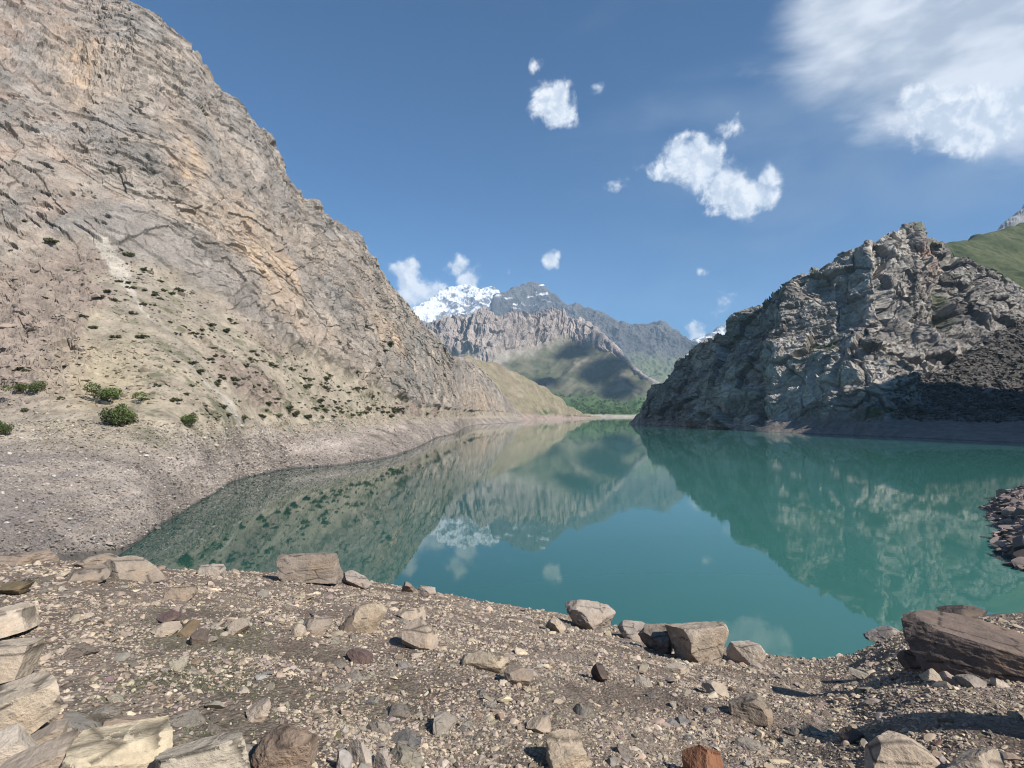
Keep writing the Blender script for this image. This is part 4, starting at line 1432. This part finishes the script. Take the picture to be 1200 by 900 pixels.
def leaves(centers, radii, n, leaf, r, base=(.075, .10, .035), squash=.7):
    V, Fq, Cc = [], [], []
    w = np.array(radii) ** 2
    w /= w.sum()
    k = r.choice(len(centers), n, p=w)
    d = r.normal(size=(n, 3))
    d /= np.linalg.norm(d, axis=1)[:, None]
    rad = np.array(radii)[k] * r.uniform(.55, 1.08, n)
    c = np.array(centers)[k] + d * rad[:, None] * np.array([1, 1, squash])
    t1 = r.normal(size=(n, 3))
    t1 /= np.linalg.norm(t1, axis=1)[:, None]
    t2 = np.cross(t1, r.normal(size=(n, 3)))
    t2 /= np.linalg.norm(t2, axis=1)[:, None]
    s = leaf * r.uniform(.6, 1.4, n)[:, None]
    q = np.stack([c - t1 * s, c + t2 * s * .5, c + t1 * s, c - t2 * s * .5], 1)
    col = np.array(base)[None] * r.uniform(.6, 1.5, (n, 1)) * r.uniform(.55, 1.45, len(centers))[k][:, None] * np.array([1, 1, 1]) + r.uniform(0, .02, (n, 1)) * np.array([1, .6, 0])
    return q.reshape(-1, 3), np.arange(n * 4).reshape(-1, 4), np.repeat(col, 4, 0)


def shrub_meshes(seed, n, leaf, base):
    r = np.random.default_rng(seed)
    m = 9
    cs = np.stack([r.normal(size=m) * .42, r.normal(size=m) * .42, np.abs(r.normal(size=m)) * .22 + .28], 1)
    rad = r.uniform(.25, .42, m)
    v, f, c = leaves(cs, rad, n, leaf, r, base)
    v[:, 2] = np.maximum(v[:, 2], 0.0)
    fol = mesh_from('foliage', v, f, {'col': c}, False, leaf_mat)
    V, Fc, b0 = [], [], 0
    for c_ in cs:
        p0, p1 = np.array([0, 0, -.15]) + r.normal(size=3) * .04, c_
        for k in range(3):
            a = 2 * math.pi * k / 3
            off = np.array([math.cos(a), math.sin(a), 0])
            V += [p0 + off * .03, p1 + off * .01]
        for k in range(3):
            k2 = (k + 1) % 3
            Fc.append([b0 + 2 * k, b0 + 2 * k2, b0 + 2 * k2 + 1, b0 + 2 * k + 1])
        b0 += 6
    stm = mesh_from('stems', np.array(V), np.array(Fc), None, False, stem_mat)
    return fol, stm


BIG = [shrub_meshes(300 + k, 2600, .05, (.075, .105, .03)) for k in range(2)]
SML = [shrub_meshes(310 + k, 420, .16, (.055, .062, .028))[0] for k in range(5)]
# pixel -> point of the left mountain surface (nearest grid vertex by direction)
LP = LG.reshape(-1, 3)
la = 600 + F * LP[:, 0] / (LP[:, 1] * math.cos(PITCH) + (LP[:, 2] - HCAM) * math.sin(PITCH))
lb_ = 450 - F * ((LP[:, 2] - HCAM) * math.cos(PITCH) - LP[:, 1] * math.sin(PITCH)) / (LP[:, 1] * math.cos(PITCH) + (LP[:, 2] - HCAM) * math.sin(PITCH))
vis = (V_ := np.tile(LV, len(LU))) < 4.9


def left_at(px, py):
    d = (la - px) ** 2 + (lb_ - py) ** 2 + np.where(vis, 0, 1e9)
    return LP[np.argmin(d)]


def big_shrub(label, px, py, wpx, hpx, k, col=1):
    g = left_at(px, py)
    w, h = wpx * g[1] / F / 2, hpx * g[1] / F
    e = bpy.data.objects.new('shrub', None)
    C.objects.link(e)
    e.location = g
    e['label'], e['category'] = label, 'shrub'
    e.rotation_euler = (0, 0, k * 2.1)
    e.scale = (w / .75, w / .75, h / .85)
    link('foliage', BIG[k % 2][0], e)
    link('stem', BIG[k % 2][1], e)


big_shrub('largest green shrub, round, just above the grey beach on the left', 145, 500, 37, 26, 0)
big_shrub('wide pale green shrub directly above the largest round one', 126, 470, 32, 18, 1)
big_shrub('spiky dark shrub alone right of the largest round one, above the beach', 219, 499, 22, 15, 2)
big_shrub('low dark green shrub high left of the pale wide one', 40, 461, 28, 13, 3)
big_shrub('yellowish grassy shrub at the left edge of the picture above the grey beach', 3, 510, 16, 17, 4)

spots = [(76, 430), (118, 350), (87, 320), (225, 427), (150, 332), (232, 436), (254, 451), (310, 460), (338, 478), (313, 474), (262, 478), (285, 491), (306, 489), (325, 488), (359, 490),
         (377, 490), (390, 489), (184, 452), (165, 396), (236, 388), (252, 418), (300, 437), (275, 446), (296, 455), (322, 430), (200, 345), (188, 330), (170, 318), (254, 490), (267, 487),
         (345, 486), (400, 484), (412, 487), (428, 485), (447, 484), (458, 489), (500, 486), (418, 437), (440, 430), (450, 412), (456, 404), (150, 300), (205, 470), (217, 462), (97, 372), (30, 260), (60, 285)]
rr2 = np.random.default_rng(21)
cand = []
while len(cand) < 215:
    px = rr2.uniform(20, 480)
    yt = np.interp(px, [s[0] for s in LT], [s[5] for s in LT])
    py = rr2.uniform(yt + 4, 486)
    band = math.exp(-((py - (300 + (px - 110) * .62)) / 34) ** 2)
    if rr2.random() < .18 + .9 * band * (px > 110) and px > 60 * rr2.random():
        cand.append((px, py))
for i, (px, py) in enumerate(spots + cand):
    g = left_at(px, py)
    o = link('shrub', SML[i % 5], label='small dark green shrub dotted on the stony slope under the left cliff', cat='shrub', group='small shrubs dotted on the slope under the left cliff')
    o['label'] = 'small dark green shrub %s' % ('at the foot of the left slope just above the dried beach' if py > 476 else ('low on the stony slope under the left cliff' if py > 430 else 'high on the stony slope close under the left cliff'))
    s = float(rr2.uniform(3.6, 8.0) if i < len(spots) else 1.9 + 4.8 * rr2.random() ** 2) * g[1] / F
    o.location = (g[0], g[1], g[2] - s * .1)
    o.scale = (s, s, s * rr2.uniform(.6, .9))
    o.rotation_euler = (0, 0, rr2.uniform(0, 6.3))

# grass between the pebbles
ng = 9000
th = rng.uniform(-.78, .3, ng * 4)
rr_ = 2.6 * (14 / 2.6) ** rng.random(ng * 4)
x, y = rr_ * np.sin(th), rr_ * np.cos(th)
q = np.stack([x, y, np.zeros_like(x)], 1)
kp = rng.random(len(x)) < grassiness(q) * .9
x, y = x[kp][:ng], y[kp][:ng]
z = ground_z(x, y)
n = len(x)
b0 = np.stack([x, y, z - .005], 1)
a = rng.uniform(0, 6.3, n)
wv_ = np.stack([np.cos(a), np.sin(a), np.zeros(n)], 1) * rng.uniform(.004, .009, n)[:, None]
tip = b0 + np.stack([rng.normal(size=n) * .02, rng.normal(size=n) * .02, rng.uniform(.012, .04, n)], 1)
tv = np.stack([b0 - wv_, b0 + wv_, tip], 1).reshape(-1, 3)
gcol = np.repeat(np.array([.088, .098, .045])[None] * rng.uniform(.6, 1.6, (n, 1)), 3, 0)
me = mesh_from('grass', tv, np.arange(n * 3).reshape(-1, 3), {'col': gcol}, False, leaf_mat)
link('grass', me, kind='stuff', label='sparse short grass between the pebbles on the near slope', cat='grass')

# far trees at the head of the lake
r = np.random.default_rng(44)
cs, rad = [], []
while len(cs) < 420:
    px = r.uniform(628, 760)
    vq = r.uniform(2.02, 2.95)
    dens = math.exp(-((px - 690) / 50) ** 2)
    if r.random() > dens * (1.1 - (vq - 2)):
        continue
    i = min(np.searchsorted(BU, px), len(BU) - 1)
    j = min(np.searchsorted(BV, vq), len(BV) - 1)
    g = BP[i, j]
    for _ in range(3):
        cs.append(g + np.array([r.normal() * 5, r.normal() * 5, r.uniform(2, 9)]))
        rad.append(r.uniform(2.5, 4.5))
v, f, c = leaves(cs, rad, 30000, 1.1, r, (.06, .115, .03), .9)
me = mesh_from('woods', v, f, {'col': c}, False, leaf_mat)
link('woods', me, kind='stuff', label='green trees and scrub at the head of the lake', cat='woods')

# ================================================================== HAZE
hz = bpy.data.materials.new('haze_air')
hz.use_nodes = True
t = NT(hz.node_tree)
t.n.clear()
pv = t.add('ShaderNodeVolumePrincipled', ins={'Color': (.55, .76, 1.0, 1), 'Density': 0.000065, 'Anisotropy': 0.0})
om = t.add('ShaderNodeOutputMaterial')
t.l.new(pv.outputs[0], om.inputs['Volume'])
hb = np.array([[x, y, z] for x in (-9000, 9000) for y in (-2500, 9800) for z in (-130, 1900)], float)
hf_ = np.array([[0, 1, 3, 2], [4, 6, 7, 5], [0, 4, 5, 1], [2, 3, 7, 6], [0, 2, 6, 4], [1, 5, 7, 3]])
link('haze', mesh_from('haze', hb, hf_, None, False, hz), kind='stuff', label='thin blue summer haze filling the valley air', cat='haze')
